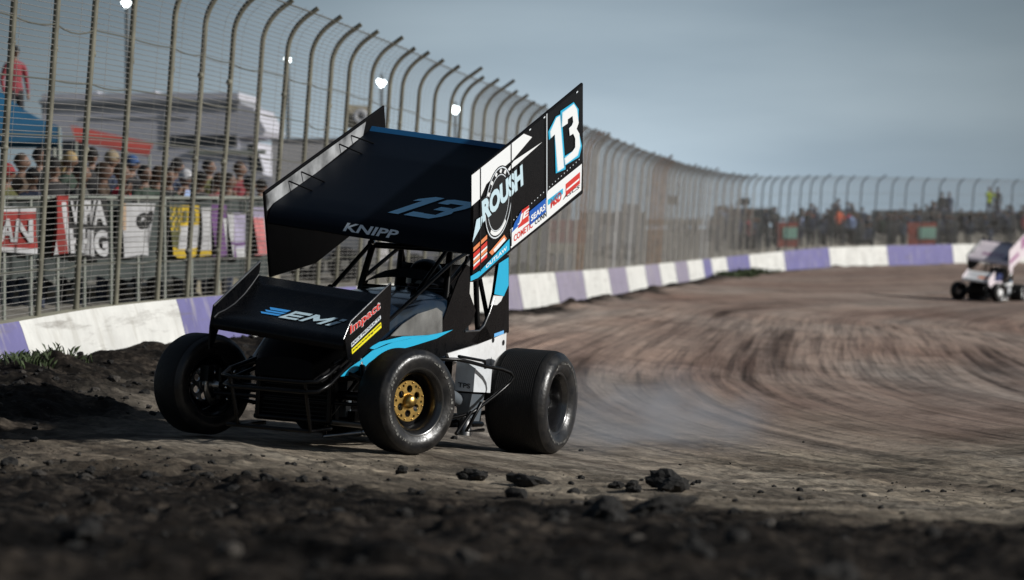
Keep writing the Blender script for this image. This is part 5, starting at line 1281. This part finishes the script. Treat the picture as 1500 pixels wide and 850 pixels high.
w_ = wall_at(1219, 3.0); far_person(1219, 3.0, Zp(303, w_['y']) - 1.67, 'stand', 'j_black', 'p_black', 'h_dark', 'hair', 'dark spectator just left of the bright orange jacket')
for px0, px1, gx0, lab in ((1138, 1170, 1147, 'red board with a pale green panel left of the orange jacket'), (1330, 1372, 1345, 'orange red board with a wide pale green panel below the two dark figures')):
    w_ = wall_at((px0 + px1) / 2, 1.3); s_ = w_['y'] / FPX; g0 = gz(w_['x'], w_['y']); e = boxed('sign_board', lab, 'sign', (w_['x'], w_['y'], g0), 0)
    zz_ = lambda y: Zp(y, w_['y']) - g0
    MB().box((0, .1, (zz_(326) + zz_(362)) / 2), ((px1 - px0) * s_, .08, zz_(326) - zz_(362)), 0).build('board', ['sign_red'], e)
    MB().box((((gx0 + px1) / 2 - (px0 + px1) / 2) * s_, .04, (zz_(333) + zz_(350)) / 2), ((px1 - gx0) * s_ * .95, .04, zz_(333) - zz_(350)), 0).build('panel', ['sign_green'], e)
    for x in (-.4, .4): MB().tube([(x * (px1 - px0) * s_, .16, 0), (x * (px1 - px0) * s_, .16, zz_(330))], .05, 0, 6).build('post', ['rv_dark'], e)

# ------------------------------------------------------------------ dust thrown up by the rear wheel
m, nt, b = newmat('dust'); N = nt.nodes; L = nt.links; N.remove(b)
pv = N.new('ShaderNodeVolumePrincipled'); pv.inputs['Color'].default_value = (.80, .84, .92, 1); pv.inputs['Anisotropy'].default_value = .2
tc = N.new('ShaderNodeTexCoord'); ns = N.new('ShaderNodeTexNoise'); ns.inputs['Scale'].default_value = 2.2; ns.inputs['Detail'].default_value = 4; L.new(tc.outputs['Object'], ns.inputs['Vector'])
ln_ = N.new('ShaderNodeVectorMath'); ln_.operation = 'LENGTH'; L.new(tc.outputs['Object'], ln_.inputs[0])
mr = N.new('ShaderNodeMapRange'); mr.inputs['From Min'].default_value = 1; mr.inputs['From Max'].default_value = .15; mr.inputs['To Min'].default_value = 0; mr.inputs['To Max'].default_value = 1; L.new(ln_.outputs['Value'], mr.inputs['Value'])
m1 = N.new('ShaderNodeMapRange'); m1.inputs['From Min'].default_value = .38; m1.inputs['From Max'].default_value = .75; L.new(ns.outputs['Fac'], m1.inputs['Value'])
mm_ = N.new('ShaderNodeMath'); mm_.operation = 'MULTIPLY'; L.new(mr.outputs[0], mm_.inputs[0]); L.new(m1.outputs[0], mm_.inputs[1])
m2 = N.new('ShaderNodeMath'); m2.operation = 'MULTIPLY'; m2.inputs[1].default_value = .95; L.new(mm_.outputs[0], m2.inputs[0]); L.new(m2.outputs[0], pv.inputs['Density'])
L.new(pv.outputs[0], N['Material Output'].inputs['Volume'])
mb = MB().sphere((0, 0, 0), 1, 0, 24, 14); o = mb.build('dust_cloud', ['dust']); cx_, cy_ = .98, 21.2
o.location = (cx_, cy_, gz(cx_, cy_) + .18); o.scale = (1.1, 2.5, .48); tag(o, 'thin pale dust hanging over the dirt behind the left rear wheel', 'dust', kind='stuff')
S.cycles.volume_step_rate = 2.0; S.cycles.volume_max_steps = 64
S.cycles.use_denoising = True
